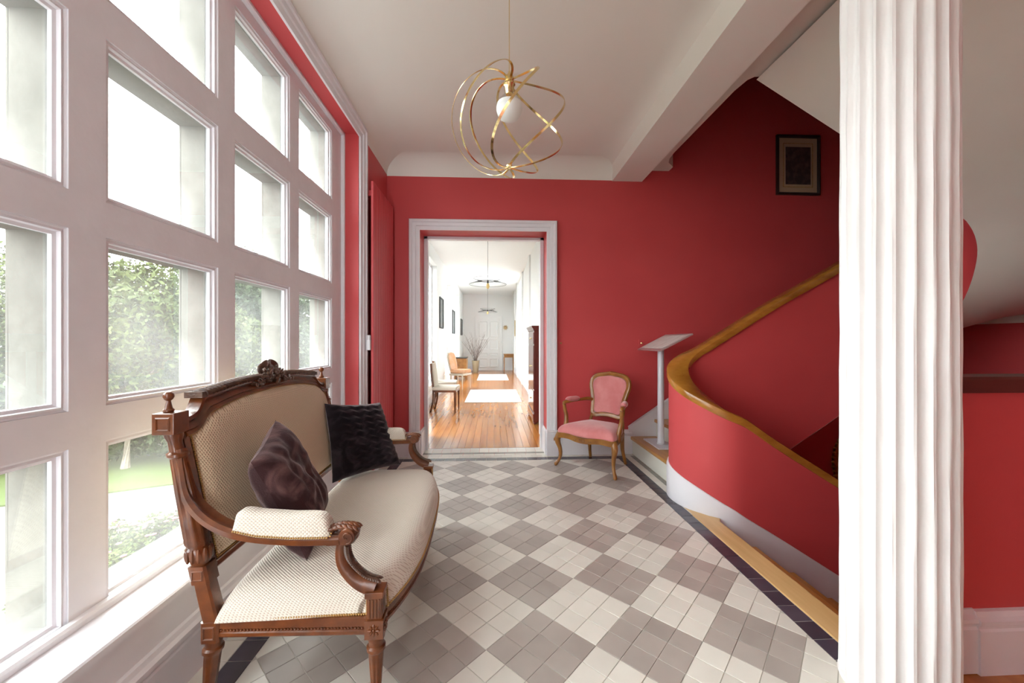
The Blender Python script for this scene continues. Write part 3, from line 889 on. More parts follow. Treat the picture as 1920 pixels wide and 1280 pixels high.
def back_post(sy):
    y = .487 * sy
    sect = [(0, .010, 0, 'r'), (.02, .013, .002, 'r'), (.16, .0195, .003, 'r'), (.17, .020, 0, 'r'), (.176, .0245, 0, 'r'), (.184, .0245, 0, 'r'), (.188, .019, 0, 'r'), (.208, .020, 0, 'r')]
    mb = MB().loft([rd_ring((-.215 - (.02 * (1 - z / .21)), y, z), r, f) for z, r, f, _ in sect])
    mb.build('leg', M['walnut'], sofa, angle=40)
    mb = MB()
    up = [('s', .208, .0235), ('s', .262, .0235), ('s', .263, .0205), ('s', .362, .0195), ('s', .363, .024), ('s', .410, .024), ('s', .411, .018),
          ('r', .415, .022), ('r', .43, .027), ('r', .452, .0285), ('r', .458, .024), ('f', .465, .0265), ('f', .60, .023), ('f', .688, .0185), ('r', .692, .0185),
          ('r', .697, .024), ('r', .704, .024), ('r', .709, .0165), ('r', .735, .016), ('r', .75, .021), ('r', .757, .021)]
    rings = []
    for t, z, r in up:
        c = (xb(z), y, z)
        rings.append(sq_ring(c, r, r) if t == 's' else rd_ring(c, r, .004 if t == 'f' else 0))
    mb.loft(rings)
    po = mb.build('back_post', M['walnut'], sofa, angle=40)
    c = xb(.785)
    MB().box(c - .027, c + .027, y - .027, y + .027, .757, .813).build('post_block', M['walnut'], po, angle=0, bevel=.002)
    for z, e, q_, h_ in ((.785, .030, .018, .018), (.235, .0262, .015, .018), (.387, .0262, .015, .014)):
        MB().flat([(xb(z) - q_, z - h_), (xb(z) + q_, z - h_), (xb(z) + q_, z + h_), (xb(z) - q_, z + h_)], [(0, 0), (0, .001), (.003, .003), (.005, .001), (.005, 0)], lambda a, b, h: (a, y + sy * (e - .003 + h), b), closed=True).build('panel_bead', M['walnut'], po, angle=0)
    lv = MB()
    for k in range(12):
        a = 2 * PI * k / 12
        lv.sphere((xb(.437) + .0265 * math.cos(a), y + .0265 * math.sin(a), .437), .006, .006, .019, nu=6, nv=5)
    lv.build('leaf_cup', M['walnut'], po)
    MB().lathe([(.008, 0), (.0125, .004), (.0125, .008), (.009, .012), (.006, .026), (.005, .032), (.0095, .036), (.0125, .043), (.0115, .050), (.006, .055)], (xb(.813), y, .811), 14).build('finial', M['walnut'], po)
for sy in (-1, 1): front_leg(sy); back_post(sy)

# rails
for sy in (-1, 1):
    mb = MB().flat([(-.20, .218), (.20, .218)], [(0, 0), (0, .012), (.004, .015), (.012, .015), (.016, .009), (.020, .009), (.024, .014), (.044, .012), (.046, .006), (.046, 0)], lambda a, b, h: (a, sy * (.49 + h + (a + .2) * .055), b))
    r_ = mb.build('seat_rail', M['walnut'], sofa, angle=30)
    bd = MB()
    for k in range(44): bd.sphere((-.19 + .0088 * k, sy * (.5005 + (.0088 * k) * .055), .2355), .0032, nu=6, nv=4)
    bd.build('beading', M['walnut'], r_)['kind'] = 'stuff'
def fxx(y):    # bow of the front
    t = min(1, abs(y) / .515)
    return .215 + .085 * (1 - t ** 3.2)
ys = [-.495 + .99 * i / 40 for i in range(41)]
fp = [(fxx(y) - .010, y, .218) for y in ys]
mb = MB().sweep(fp, [(-.02, 0), (.010, 0), (.013, .004), (.013, .012), (.007, .016), (.007, .020), (.012, .024), (.010, .044), (.004, .046), (-.02, .046)])
r_ = mb.build('seat_rail', M['walnut'], sofa, angle=30)
bd = MB()
for k in range(110):
    y = -.48 + .96 * k / 109
    bd.sphere((fxx(y) - .001, y, .2355), .0036, nu=6, nv=4)
bd.build('beading', M['walnut'], r_)['kind'] = 'stuff'
MB().box(-.232, -.205, -.47, .47, .218, .262).build('seat_rail', M['walnut'], sofa, angle=0, bevel=.002)

# seat: domed, tight over the rails
def seat_fn(u, v):
    y = -.512 + 1.024 * u
    a = abs(2 * u - 1); b = abs(2 * v - 1)
    x0, x1 = -.20, fxx(y) + .004
    if a > .93 and v > .9: x1 -= .018 * (a - .93) / .07
    e = (max(0, 1 - a ** 14)) ** .5 * (max(0, 1 - b ** 9)) ** .42
    shrink = 1 - .0 * e
    z = .262 + e * (.082 + .022 * math.cos(a * PI / 2) * math.sin(PI * min(1, v * .9 + .05)))
    return ((x0 + (x1 - x0) * v), y * (1 - .012 * e), z)
def dist(n, p):   # denser towards the ends
    out = []
    for i in range(n + 1):
        t = 2 * i / n - 1
        out.append(.5 + .5 * math.copysign(1 - (1 - abs(t)) ** p, t))
    return out
us, vv = dist(56, 1.8), dist(30, 2.0)
mb = MB(); k = 0
for v in vv:
    for u in us: mb.v.append(seat_fn(u, v))
for j in range(len(vv) - 1):
    for i in range(len(us) - 1):
        a = j * len(us) + i; mb.f.append((a, a + 1, a + 1 + len(us), a + len(us)))
seat = mb.build('seat', M['fab_seat'], sofa, angle=0)
seat.data.polygons.foreach_set('use_smooth', [True] * len(seat.data.polygons))
nl = MB()
def nail(mb, c, r=.0034): mb.sphere(c, r, nu=6, nv=4)
for sy in (-1, 1):
    for k in range(60): nail(nl, (-.195 + .0065 * k, sy * (.506 + (.0065 * k) * .018), .2665))
for k in range(150):
    y = -.485 + .97 * k / 149
    nail(nl, (fxx(y) + .0055, y, .2665))
for sy in (-1, 1):
    for k in range(10): nail(nl, (.190, sy * (.512), .27 + .006 * k)); nail(nl, (.24 - .0004 * k, sy * .487, .27 + .006 * k))
nl.build('nail_trim', M['nail'], seat)['kind'] = 'stuff'

# back: upholstered panel in a moulded frame
def ztopb(y):      # upper edge of the upholstery
    return smooth_interp([(0, .822), (.20, .814), (.33, .795), (.372, .785), (.40, .765), (.43, .748), (.47, .744)], abs(y))
def back_fn(u, v, front=True):
    y = -.452 + .904 * u
    z0 = .405; z = z0 + (ztopb(y) - z0) * v
    a = abs(2 * u - 1); b = abs(2 * v - 1)
    e = max(0, 1 - a ** 8) ** .5 * max(0, 1 - b ** 8) ** .5
    return (xb(z) + (.012 + .03 * e if front else -.014 - .012 * e), y, z)
mb = MB().grid(lambda u, v: back_fn(u, v), 48, 28).grid(lambda u, v: back_fn(u, v, False), 48, 28)
bp_ = mb.build('back_panel', M['fab_back_shaded'], sofa, angle=0)
bp_.data.polygons.foreach_set('use_smooth', [True] * len(bp_.data.polygons))
nl = MB()
for k in range(55):
    for sy in (-1, 1):
        z = .41 + .0062 * k; nail(nl, (xb(z) + .0165, sy * .452, z))
for k in range(140):
    y = -.452 + .904 * k / 139; z = ztopb(y) - .001; nail(nl, (xb(z) + .0165, y, z)); nail(nl, (xb(.405) + .0165, y, .405))
nl.build('nail_trim', M['nail'], bp_)['kind'] = 'stuff'
for sy in (-1, 1):     # inner stiles
    MB().sweep([(xb(z), sy * .461, z) for z in (.385, .5, .6, .7, .76)], [(-.012, -.018), (-.012, .012), (0, .018), (.012, .012), (.012, -.018)], up=(1, 0, 0)).build('stile', M['walnut'], sofa, angle=30)
MB().sweep([(xb(.39), y, .39) for y in (-.47, 0, .47)], [(-.02, -.014), (.012, -.014), (.018, -.006), (.014, .004), (.018, .012), (-.02, .014)]).build('bottom_rail', M['walnut'], sofa, angle=30)
def zup(y):
    return smooth_interp([(0, .866), (.2, .860), (.34, .846), (.372, .842), (.385, .828), (.405, .806), (.43, .795), (.47, .792)], abs(y))
rg = []
for i in range(81):
    y = -.468 + .936 * i / 80
    a, b = ztopb(y) - .004, zup(y)
    xa, xc = xb(a), xb(b)
    rg.append([(xa - .018, y, a), (xa + .016, y, a), (xa + .022, y, a + (b - a) * .15), (xa + .014, y, a + (b - a) * .3), (xa + .018, y, a + (b - a) * .38), (xc + .014, y, b - (b - a) * .35), (xc + .022, y, b - (b - a) * .2), (xc + .018, y, b), (xc - .018, y, b)])
tr_ = MB().loft(rg).build('top_rail', M['walnut'], sofa, angle=40)
gd = MB()
NG = 46
for k in range(NG):
    y = -.372 + .744 * k / (NG - 1)
    z = zup(y)
    mm = Matrix.Rotation(R(22 if y < 0 else -22), 3, 'X')
    gd.sphere((xb(z) + .004, y, z + .004), .027, .0062, .013, nu=6, nv=5, mtx=mm)
gd.box(xb(.845) - .024, xb(.845) + .026, -.392, -.370, .836, .853).box(xb(.845) - .024, xb(.845) + .026, .370, .392, .836, .853)
gd.build('gadroon_trim', M['darkwood'], tr_)['kind'] = 'stuff'
cr_ = MB()
rr = random.Random(3)
def loopring(cy, cz, ry, rz, tilt, r=.008, n=18):
    pts = []
    for i in range(n):
        a = 2 * PI * i / n
        yy, zz = ry * math.cos(a), rz * math.sin(a)
        pts.append((xb(.88) + .008 + .006 * math.sin(2 * a), cy + yy * math.cos(tilt) - zz * math.sin(tilt), cz + yy * math.sin(tilt) + zz * math.cos(tilt)))
    cr_.sweep(pts, [(-.011, -r * .5), (.011, -r * .5), (.013, 0), (.011, r * .5), (-.011, r * .5)], up=(1, 0, 0), closed=True)
loopring(-.026, .897, .022, .017, .7); loopring(.028, .899, .022, .017, -.6)
for k in range(120):
    t = rr.gauss(0, .060); t = max(-.16, min(.16, t))
    zz = zup(t) - .022 + rr.random() * (.060 if abs(t) < .08 else .022) * (1 - abs(t) / .2)
    if -.04 < t < -.012 and .886 < zz < .908: zz -= .03
    mm = Matrix.Rotation(rr.uniform(-1.2, 1.2), 3, 'X') @ Matrix.Rotation(rr.uniform(-.5, .5), 3, 'Y')
    cr_.sphere((xb(.86) + .018 + rr.uniform(-.004, .012), t, zz), .006, rr.uniform(.010, .019), rr.uniform(.004, .0075), nu=6, nv=5, mtx=mm)
cr_.build('crest_carving', M['darkwood'], tr_, angle=50)

# arms
def arm(sy):
    pts = catmull([(xb(.705) + .008, .487, .715), (xb(.66) + .008, .488, .655), (-.272, .490, .585), (-.225, .493, .532), (-.165, .496, .499), (-.09, .499, .482), (0, .503, .474), (.07, .506, .473), (.125, .509, .474)], 5)
    pts = [(p.x, p.y * sy, p.z) for p in pts]
    n = len(pts)
    sc = [(.7 + .5 * min(1, i / 14), .75 + .35 * min(1, i / 14)) for i in range(n)]
    prof_ = [(-.018, -.009), (-.010, -.014), (.010, -.014), (.018, -.009), (.020, .004), (.014, .012), (.006, .009), (-.006, .009), (-.014, .012), (-.020, .004)]
    a = MB().sweep(pts, prof_, scale=sc, up=(0, 0, 1)).build('arm', M['walnut'], sofa, angle=35)
    # scroll hand
    s = MB()
    cx, cz, y = .143, .484, .509 * sy
    s.lathe([(.0205, -.024), (.0225, -.020), (.0225, .020), (.0205, .024)], (0, 0, 0), 20, Matrix.Translation((cx, y, cz)) @ Matrix.Rotation(PI / 2, 4, 'X'))
    s.box(.09, .145, y - .020, y + .020, .462, .486)
    for e in (-1, 1):
        sp_ = [(cx + (.018 - .0013 * k) * math.cos(k * .55 - PI / 2), y + e * .0245, cz + (.018 - .0013 * k) * math.sin(k * .55 - PI / 2)) for k in range(13)]
        s.tube(sp_, .0026, 6, up=(0, 1, 0))
    for k in range(7):
        for e in (-1, 0, 1):
            s.sphere((.085 + .013 * k, y + e * .013, .497 + .010 * math.sin(PI * k / 7) + (0 if e else .003)), .013, .006, .005, nu=6, nv=5, mtx=Matrix.Rotation(.3 * e, 3, 'Z') @ Matrix.Rotation(R(-20 + 9 * k), 3, 'Y'))
    for k in range(6):
        a_ = R(60 - 28 * k)
        s.sphere((cx + .022 * math.cos(a_), y, cz + .022 * math.sin(a_)), .006, .021, .004, nu=8, nv=5, mtx=Matrix.Rotation(-(a_ - PI / 2), 3, 'Y'))
    s.build('scroll', M['walnut'], a, angle=45)
    # padded armrest
    def pf(u, v):
        x = -.152 + .252 * u
        base = interp([(-.152, .505), (-.09, .490), (0, .482), (.1, .481)], x)
        e = (1 - abs(2 * u - 1) ** 9) ** .42
        an = PI * v
        w = .026 * (.75 + .25 * e)
        return (x, (.4985 + (x + .15) * .028) * sy + w * math.copysign(abs(math.cos(an)) ** .55, math.cos(an)), base + .062 * e * abs(math.sin(an)) ** .6)
    pd = MB().grid(pf, 26, 16).build('armrest_pad', M['fab_pad'], a, angle=0)
    pd.data.polygons.foreach_set('use_smooth', [True] * len(pd.data.polygons))
    nn = MB()
    for e in (-1, 1):
        for k in range(40):
            x = -.145 + .0061 * k
            nail(nn, (x, (.4985 + (x + .15) * .028) * sy + e * .0272, interp([(-.152, .505), (-.09, .490), (0, .482), (.1, .481)], x) + .004), .003)
    for k in range(9): nail(nn, (.1015, .505 * sy - .026 + .0065 * k, .488 + .012 * math.sin(PI * k / 8)), .003)
    nn.build('nail_trim', M['nail'], pd)['kind'] = 'stuff'
    # curved support
    sp = catmull([(.128, .509, .468), (.124, .510, .440), (.130, .511, .408), (.150, .512, .378), (.178, .513, .354), (.214, .515, .340)], 6)
    sp = [(p.x, p.y * sy, p.z) for p in sp]; n = len(sp)
    prof2 = [(-.015, -.012), (.015, -.012), (.017, -.004), (.012, .008), (.004, .013), (-.004, .013), (-.012, .008), (-.017, -.004)]
    b = MB().sweep(sp, prof2, up=(1, 0, 1), scale=[(1, .85 + .75 * i / n) for i in range(n)]).build('arm_support', M['walnut'], sofa, angle=40)
    c = MB()
    for i in range(6, n - 1):
        for e in (-1, 1):
            c.sphere((sp[i][0] + .012, sp[i][1] + e * .008, sp[i][2] + .012 + .008 * i / n), .012, .006, .004, nu=6, nv=4, mtx=Matrix.Rotation(.5 * e, 3, 'Z') @ Matrix.Rotation(.5, 3, 'Y'))
    c.build('leaf_carving', M['darkwood'], b)
for sy in (-1, 1): arm(sy)

# ------------------------------------------------------------------ cushions on the settee
def cushion(name, cs, thick, m, label, quilt=False, seed=1, wrinkle=0.004):
    cs = [Vector(c) for c in cs]            # TL TR BR BL
    ctr = sum(cs, Vector()) / 4
    nrm = (cs[1] - cs[3]).cross(cs[0] - cs[2]).normalized()
    from mathutils import noise
    e0 = empty(name, tuple(ctr), 0, label, 'cushion', 'cushions on the settee')
    e0['group'] = 'cushions on the settee'
    mb = MB(); n = 48
    for side in (1, -1):
        def fn(u, v):
            su, sv = 2 * u - 1, 2 * v - 1
            pin = .06
            uu = .5 + su * .5 * (1 - pin * (1 - sv * sv)); vv_ = .5 + sv * .5 * (1 - pin * (1 - su * su))
            p = (cs[3] * (1 - uu) + cs[2] * uu) * (1 - vv_) + (cs[0] * (1 - uu) + cs[1] * uu) * vv_
            b = max(0, 1 - su ** 4) ** .55 * max(0, 1 - sv ** 4) ** .55
            h = thick * b
            if b > .02:
                k = noise.noise(Vector((u * 3 + seed, v * 3, seed))) * wrinkle * 2.2 + noise.noise(Vector((u * 8 + seed, v * 8, seed + 5))) * wrinkle
                if quilt:
                    ph = v * 10 + .13 * math.sin(u * 2 * PI * 5)
                    h -= .010 * max(0, 1 - abs((ph % 1) - .5) * 2) ** 4 * b * (-1) + .0 ; h += -.007 * (1 - min(1, abs((ph % 1)) * 5)) * b - .007 * (1 - min(1, abs(1 - (ph % 1)) * 5)) * b
                h += k * b
            return p + nrm * h * side - ctr
        mb.grid(fn, n, n * (2 if quilt else 1))
    o = mb.build('cover', m, e0, angle=0)
    o.data.polygons.foreach_set('use_smooth', [True] * len(o.data.polygons))
    pa = catmull([cs[0] - ctr, (cs[0] * .5 + cs[1] * .5) * .97 + ctr * .03 - ctr, cs[1] - ctr, (cs[1] * .5 + cs[2] * .5) * .97 + ctr * .03 - ctr, cs[2] - ctr, (cs[2] * .5 + cs[3] * .5) * .97 + ctr * .03 - ctr, cs[3] - ctr, (cs[3] * .5 + cs[0] * .5) * .97 + ctr * .03 - ctr], 6, closed=True)
    return e0
cushion('cushion', [(-.735, 1.337, .735), (-.592, 1.375, .43), (-.550, 1.165, .350), (-.672, 1.10, .665)], .062, M['fur1'],
        'plum brown plush fur cushion tipped on its corner behind the near armrest', seed=3, wrinkle=.009)
cushion('cushion', [(-.815, 1.90, .700), (-.615, 2.125, .668), (-.490, 2.065, .350), (-.735, 1.795, .352)], .058, M['fur2'],
        'charcoal fur cushion with wavy quilted lines leaning at the far end of the settee', quilt=True, seed=8, wrinkle=.003)

# ------------------------------------------------------------------ rose armchair
ac = empty('armchair', (.817, 3.04, 0), R(-133.2), 'small rose velvet armchair with curved honey wood frame, between doorway and stairs', 'armchair')
def cabriole(x, y, front):
    s = math.copysign(1, y)
    if front:
        pts = [(x + .018, y + s * .018, 0.006), (x + .020, y + s * .020, .018), (x + .004, y + s * .004, .045), (x - .006, y - s * .006, .09), (x - .002, y - s * .002, .14), (x + .010, y + s * .010, .19), (x + .012, y + s * .012, .222), (x, y, .262)]
        sc = [.014, .015, .0125, .013, .016, .022, .025, .023]
    else:
        pts = [(x - .045, y + s * .01, 0.004), (x - .03, y + s * .006, .05), (x - .012, y, .12), (x - .002, y, .19), (x, y, .265)]
        sc = [.013, .013, .0145, .018, .019]
    P = catmull(pts, 5); n = len(P)
    k = [interp([(i / (len(sc) - 1), v) for i, v in enumerate(sc)], i / (n - 1)) for i in range(n)]
    mb = MB().tube(P, k, 10, up=(1, 0, 0))
    if front: mb.sphere((x + .020, y + s * .020, .014), .015, .012, .013, nu=8, nv=6)
    return mb
for x, y, f in ((.160, .235, True), (.160, -.235, True), (-.165, .150, False), (-.165, -.150, False)):
    lg = cabriole(x, y, f).build('leg', M['honey'], ac, angle=50)
    if f:
        cvm = MB(); s = math.copysign(1, y)
        for k in range(6): cvm.sphere((x + .030, y + s * .030 * .7 + .008 * (k - 2.5) * .6, .225 - .006 * abs(k - 2.5)), .004, .004, .014, nu=6, nv=4)
        cvm.build('knee_carving', M['honey'], lg)
def seatpt(a, k=1.0):      # outline of the seat, a in 0..1 round from rear left to rear right by the front
    keys = [(-.165, .155), (-.04, .195), (.08, .228), (.150, .242), (.180, .225), (.186, .14), (.200, .06), (.206, 0)]
    pts = keys + [(x, -y) for x, y in reversed(keys[:-1])]
    t = a * (len(pts) - 1); i = min(int(t), len(pts) - 2); f = t - i
    p = Vector((*pts[i], 0)).lerp(Vector((*pts[i + 1], 0)), f)
    return (p.x * k, p.y * k)
ring = catmull([(-.165, .155, 0), (-.04, .198, 0), (.08, .226, 0), (.155, .240, 0), (.184, .222, 0), (.188, .13, 0), (.204, .05, 0), (.204, -.05, 0), (.188, -.13, 0), (.184, -.222, 0), (.155, -.240, 0), (.08, -.226, 0), (-.04, -.198, 0), (-.165, -.155, 0)], 5)
rl = []
for i, p in enumerate(ring):
    dip = .012 * math.cos(p.y / .23 * PI * 1.5) if p.x > .15 else 0
    rl.append((p.x, p.y, .252 - dip * .5))
MB().sweep(rl, [(-.010, -.020), (.010, -.022), (.015, -.012), (.009, 0), (.014, .014), (.006, .020), (-.010, .020)], cap=True).build('seat_rail', M['honey'], ac, angle=40)
cvm = MB()
for k in range(13): cvm.sphere((.212 + .004 * math.cos(k), -.07 + .0117 * k, .243 + .004 * math.sin(k * 1.7)), .006, .009, .006, nu=6, nv=4)
for k in range(5): cvm.sphere((.215, -.02 + .01 * k, .248), .007, .006, .010, nu=6, nv=4)
cvm.build('apron_carving', M['honey'], ac)
MB().box(-.178, -.152, -.155, .155, .235, .272).build('seat_rail', M['honey'], ac, angle=0, bevel=.003)
N = len(ring)
rg = []
for k in range(13):
    t = k / 12
    an = PI / 2 * t
    sc = math.cos(an) ** .45 if t < 1 else .001
    sc = max(sc, .002)
    z = .270 + .075 * math.sin(an) ** .8 + .018 * (1 - sc)
    rg.append([((p.x - .0) * sc * 1.02, p.y * sc * 1.02, z) for p in ring])
st = MB().loft(rg).build('seat', M['pinkvel'], ac, angle=0)
st.data.polygons.foreach_set('use_smooth', [True] * len(st.data.polygons))
nl = MB()
for p in catmull([tuple(q_) for q_ in ring], 2): nl.sphere((p.x * 1.035, p.y * 1.035, .273), .0026, nu=5, nv=4)
nl.build('nail_trim', M['nail'], st)['kind'] = 'stuff'
def xr(z): return -.170 - max(0, z - .26) * .22
half = [(0, .388), (.06, .384), (.105, .376), (.132, .392), (.136, .440), (.140, .50), (.155, .565), (.170, .62), (.163, .672), (.125, .705), (.06, .718), (0, .726)]
lp = [(xr(z), y, z) for y, z in half] + [(xr(z), -y, z) for y, z in reversed(half[1:-1])]
L = catmull(lp, 4, closed=True)
bf = MB().sweep(L, [(-.017, -.012), (-.008, -.016), (.012, -.016), (.018, -.007), (.013, 0), (.018, .007), (.012, .016), (-.008, .016), (-.017, .010)], up=(1, 0, 0), closed=True).build('back_frame', M['honey'], ac, angle=45)
cvm = MB()
for k in range(9): cvm.sphere((xr(.73) + .008, -.028 + .007 * k, .730 + .006 * math.sin(PI * k / 8)), .007, .006, .008, nu=6, nv=5)
cvm.sphere((xr(.73) + .012, 0, .735), .008, .010, .010, nu=8, nv=6)
cvm.build('crest_carving', M['honey'], bf)
for s in (-1, 1):
    MB().tube(catmull([(-.165, .150 * s, .255), (-.176, .150 * s, .30), (xr(.34), .142 * s, .345), (xr(.39), .128 * s, .395)], 4), .0145, 8, up=(1, 0, 0)).build('back_post', M['honey'], ac)
inner = [(y * .925, .392 + (z - .388) * .925 + .010) for y, z in half]
lp2 = [(xr(z), y, z) for y, z in inner] + [(xr(z), -y, z) for y, z in reversed(inner[1:-1])]
L2 = catmull(lp2, 3, closed=True); cz = .56
rg = []
for k in range(-8, 9):
    t = abs(k) / 8; sc = max(.01, math.cos(PI / 2 * (1 - t)) ** .4) if False else max(.01, (1 - (1 - t) ** 3) ** .5) if t < 1 else 1
    off = (.006 + .022 * (1 - t ** 2) ** 1) * (1 if k >= 0 else -1)
    sc = t if t > .0 else .01
    sc = sc ** .55
    rg.append([(p.x + (xr(cz) - p.x) * (1 - sc) + (off if k else .028), p.y * sc, cz + (p.z - cz) * sc) for p in L2])
rg_f = rg[8:]; rg_b = rg[:9]
pd = MB().loft(rg_f, cap=True).loft(rg_b[:8], cap=True).build('back_pad', M['pinkvel'], ac, angle=0)
pd.data.polygons.foreach_set('use_smooth', [True] * len(pd.data.polygons))
for s in (-1, 1):
    ap = catmull([(xr(.50) + .005, .140 * s, .500), (-.17, .165 * s, .510), (-.10, .205 * s, .505), (-.02, .235 * s, .500), (.045, .250 * s, .498), (.070, .252 * s, .490), (.072, .252 * s, .476)], 5)
    a = MB().tube(ap, [.0135 + .002 * math.sin(i * .4) for i in range(len(ap))], 8).build('arm', M['honey'], ac, angle=50)
    MB().tube(catmull([(.066, .252 * s, .485), (.058, .250 * s, .44), (.050, .242 * s, .39), (.064, .234 * s, .33), (.085, .232 * s, .275), (.085, .232 * s, .255)], 5), [.013 + .0004 * i for i in range(26)], 8, up=(1, 0, 0)).build('arm_support', M['honey'], ac, angle=50)
    def apf(u, v):
        x = -.10 + .135 * u; an = 2 * PI * v
        yy = (.205 + .045 * u ** .8) * s
        e = max(.02, (1 - abs(2 * u - 1) ** 4)) ** .5
        return (x, yy + .026 * e * math.cos(an), .517 + .022 * e * math.sin(an))
    MB().grid(apf, 12, 12).build('armrest_pad', M['pinkvel'], a, angle=0).data.polygons.foreach_set('use_smooth', [True] * 144)

# ------------------------------------------------------------------ lectern on the first step
lc = empty('lectern', (1.36, 3.06, .158), 0, 'slim grey metal reading stand with tilted panel, standing on the first stair tread', 'stand')
MB().box(-.075, .072, -.135, .175, 0, .012).build('base_plate', M['steel'], lc, angle=0, bevel=.002)
MB().lathe([(.030, .012), (.030, .02), (.026, .022), (.025, .80)], n=24).build('pole', M['steel'], lc, angle=35)
tm = Matrix.Translation((0, -.05, .835)) @ Matrix.Rotation(R(-27), 4, 'Y')
MB().box(-.138, .138, -.225, .225, -.006, .006, tm).build('panel', M['silver'], lc, angle=0, bevel=.002)
pc = MB().box(-.112, .112, -.20, .20, .006, .0075, tm).build('printed_sheet', M['sheet'], lc, angle=0)
MB().box(-.03, .03, -.03, .03, -.03, -.004, tm).build('bracket', M['steel'], lc, angle=0)

# ------------------------------------------------------------------ ribbon pendant
pn = empty('pendant_lamp', (.0586, 1.40, CZ), 0, 'swirling brass ribbon pendant with a white globe bulb hanging from the ceiling', 'lamp')
zc = 1.80 - CZ
MB().tube([(0, 0, 0), (0, 0, 1.965 - CZ)], .0016, 6).build('cord', M['brass'], pn)
MB().lathe([(.0, 0), (.035, -.001), (.036, -.012), (.008, -.018), (.004, -.03)], n=24).build('ceiling_rose', M['brass'], pn)
MB().lathe([(.003, 1.985), (.006, 1.972), (.013, 1.968), (.017, 1.960), (.017, 1.948), (.012, 1.943), (.021, 1.940), (.022, 1.934), (.018, 1.928), (.017, 1.915), (.014, 1.905), (.013, 1.90)], (0, 0, -CZ), 24).build('socket', M['brass'], pn, angle=30)
bb = MB().lathe([(.044, .018), (.047, .006), (.047, -.006), (.043, -.020), (.034, -.033), (.020, -.042), (.002, -.046)], (0, 0, 1.848 - CZ), 28).build('bulb', M['bulb'], pn, angle=60)
MB().lathe([(.013, .066), (.015, .056), (.026, .044), (.038, .030), (.0435, .0185)], (0, 0, 1.848 - CZ), 28).build('bulb_neck', M['bulbglass'], pn, angle=60)
top, bot = 1.945 - CZ, 1.640 - CZ
NR = 7
rc, rho = .045, .165
for k in range(NR):
    pts = []; upv = []
    ph0 = 2 * PI * k / NR + .35
    for i in range(49):
        t = i / 48
        hh = (top - bot) / 2
        a0 = math.asin(min(1, hh / rho)); a0 = PI - a0          # start angle: chord end, arc bulging outwards past the pole
        ang = a0 - 2 * a0 * t
        r_ = rc + rho * math.cos(ang); z_ = rho * math.sin(ang)
        r_ = max(.004, r_ + (.0 if 0 < t < 1 else 0))
        if t < .04 or t > .96: r_ = max(.006, r_)
        ph = ph0 - R(138) * (t - .5)
        zt_ = z_ * (hh / (rho * math.sin(a0))) if abs(math.sin(a0)) > 0 else z_
        pts.append(Vector((r_ * math.cos(ph), r_ * math.sin(ph), (top + bot) / 2 + zt_)))
        upv.append(Vector((math.cos(ph), math.sin(ph), .0)))
    ups = []
    for i, p in enumerate(pts):
        o_ = p - Vector((0, 0, (top + bot) / 2)); ups.append(tuple(o_.normalized()))
    MB().sweep(pts, [(-.0042, -.0009), (.0042, -.0009), (.0042, .0009), (-.0042, .0009)], up=ups).build('ribbon', M['brass'], pn, angle=40)
MB().lathe([(.002, .006), (.010, .005), (.011, 0), (.010, -.005), (.002, -.006)], (0, 0, bot), 16).build('lower_boss', M['brass'], pn)

# ------------------------------------------------------------------ things on the walls
pf_ = empty('picture', (2.775, BY, 2.605), 0, 'dark framed old engraving with cream mount on the red stair wall', 'picture')
w_, h_ = .205, .272
MB().flat([(-w_, -h_), (w_, -h_), (w_, h_), (-w_, h_)], [(0, 0), (0, .02), (.012, .026), (.022, .018), (.026, .012), (.026, 0)], XZ(0), closed=True).build('frame', M['blackfr'], pf_, angle=20)
MB().box(-w_ + .02, w_ - .02, -.009, -.002, -h_ + .02, h_ - .02).build('mount', M['mount'], pf_, angle=0)
MB().flat([(-.14, -.20), (.14, -.20), (.14, .20), (-.14, .20)], [(0, 0), (0, .0015), (.004, .0015), (.004, 0)], XZ(-.009), closed=True).build('ruled_line', M['gilt'], pf_, angle=0)
MB().box(-.118, .118, -.0115, -.008, -.175, .165).build('engraving', M['engr'], pf_, angle=0)

gm = empty('gilt_mirror', (3.33, BY, -.10), 0, 'ornate gilt framed mirror half hidden behind the column on the dark lower stair wall', 'mirror')
MB().prism([(.19 * math.cos(2 * PI * i / 40), .26 * math.sin(2 * PI * i / 40)) for i in range(40)], -.012, -.004, lambda a, b, c: (a, c, b)).build('mirror_glass', M['mirror'], gm)
mb = MB().sweep([(.205 * math.cos(2 * PI * i / 48), -.012, .275 * math.sin(2 * PI * i / 48)) for i in range(48)], [(-.02, -.012), (0, -.02), (.02, -.012), (.02, .012), (-.02, .012)], up=(0, 1, 0), closed=True)
for i in range(44):
    a = 2 * PI * i / 44
    mb.sphere((.228 * math.cos(a), -.018, .298 * math.sin(a)), .017 + .007 * (i % 2), .012, .013, nu=6, nv=5, mtx=Matrix.Rotation(-a, 3, 'Y'))
mb.build('gilt_frame', M['gilt'], gm, angle=60)

for (x, lab) in ((.60, 'red switch plate with small brass toggle just right of the door casing'), (1.325, 'brass toggle switch on the red wall behind the reading stand')):
    e0 = empty('light_switch', (x, BY, .985), 0, lab, 'switch', 'switches on the back wall')
    MB().box(-.026, .026, -.004, 0, -.035, .035).build('switch_plate', M['red'] if x < 1 else M['red'], e0, angle=0, bevel=.001)
    MB().lathe([(.009, 0), (.009, .006), (.005, .010), (.004, .022), (.002, .024)], n=12, mtx=Matrix.Rotation(PI / 2, 4, 'X')).build('toggle', M['brass'], e0)

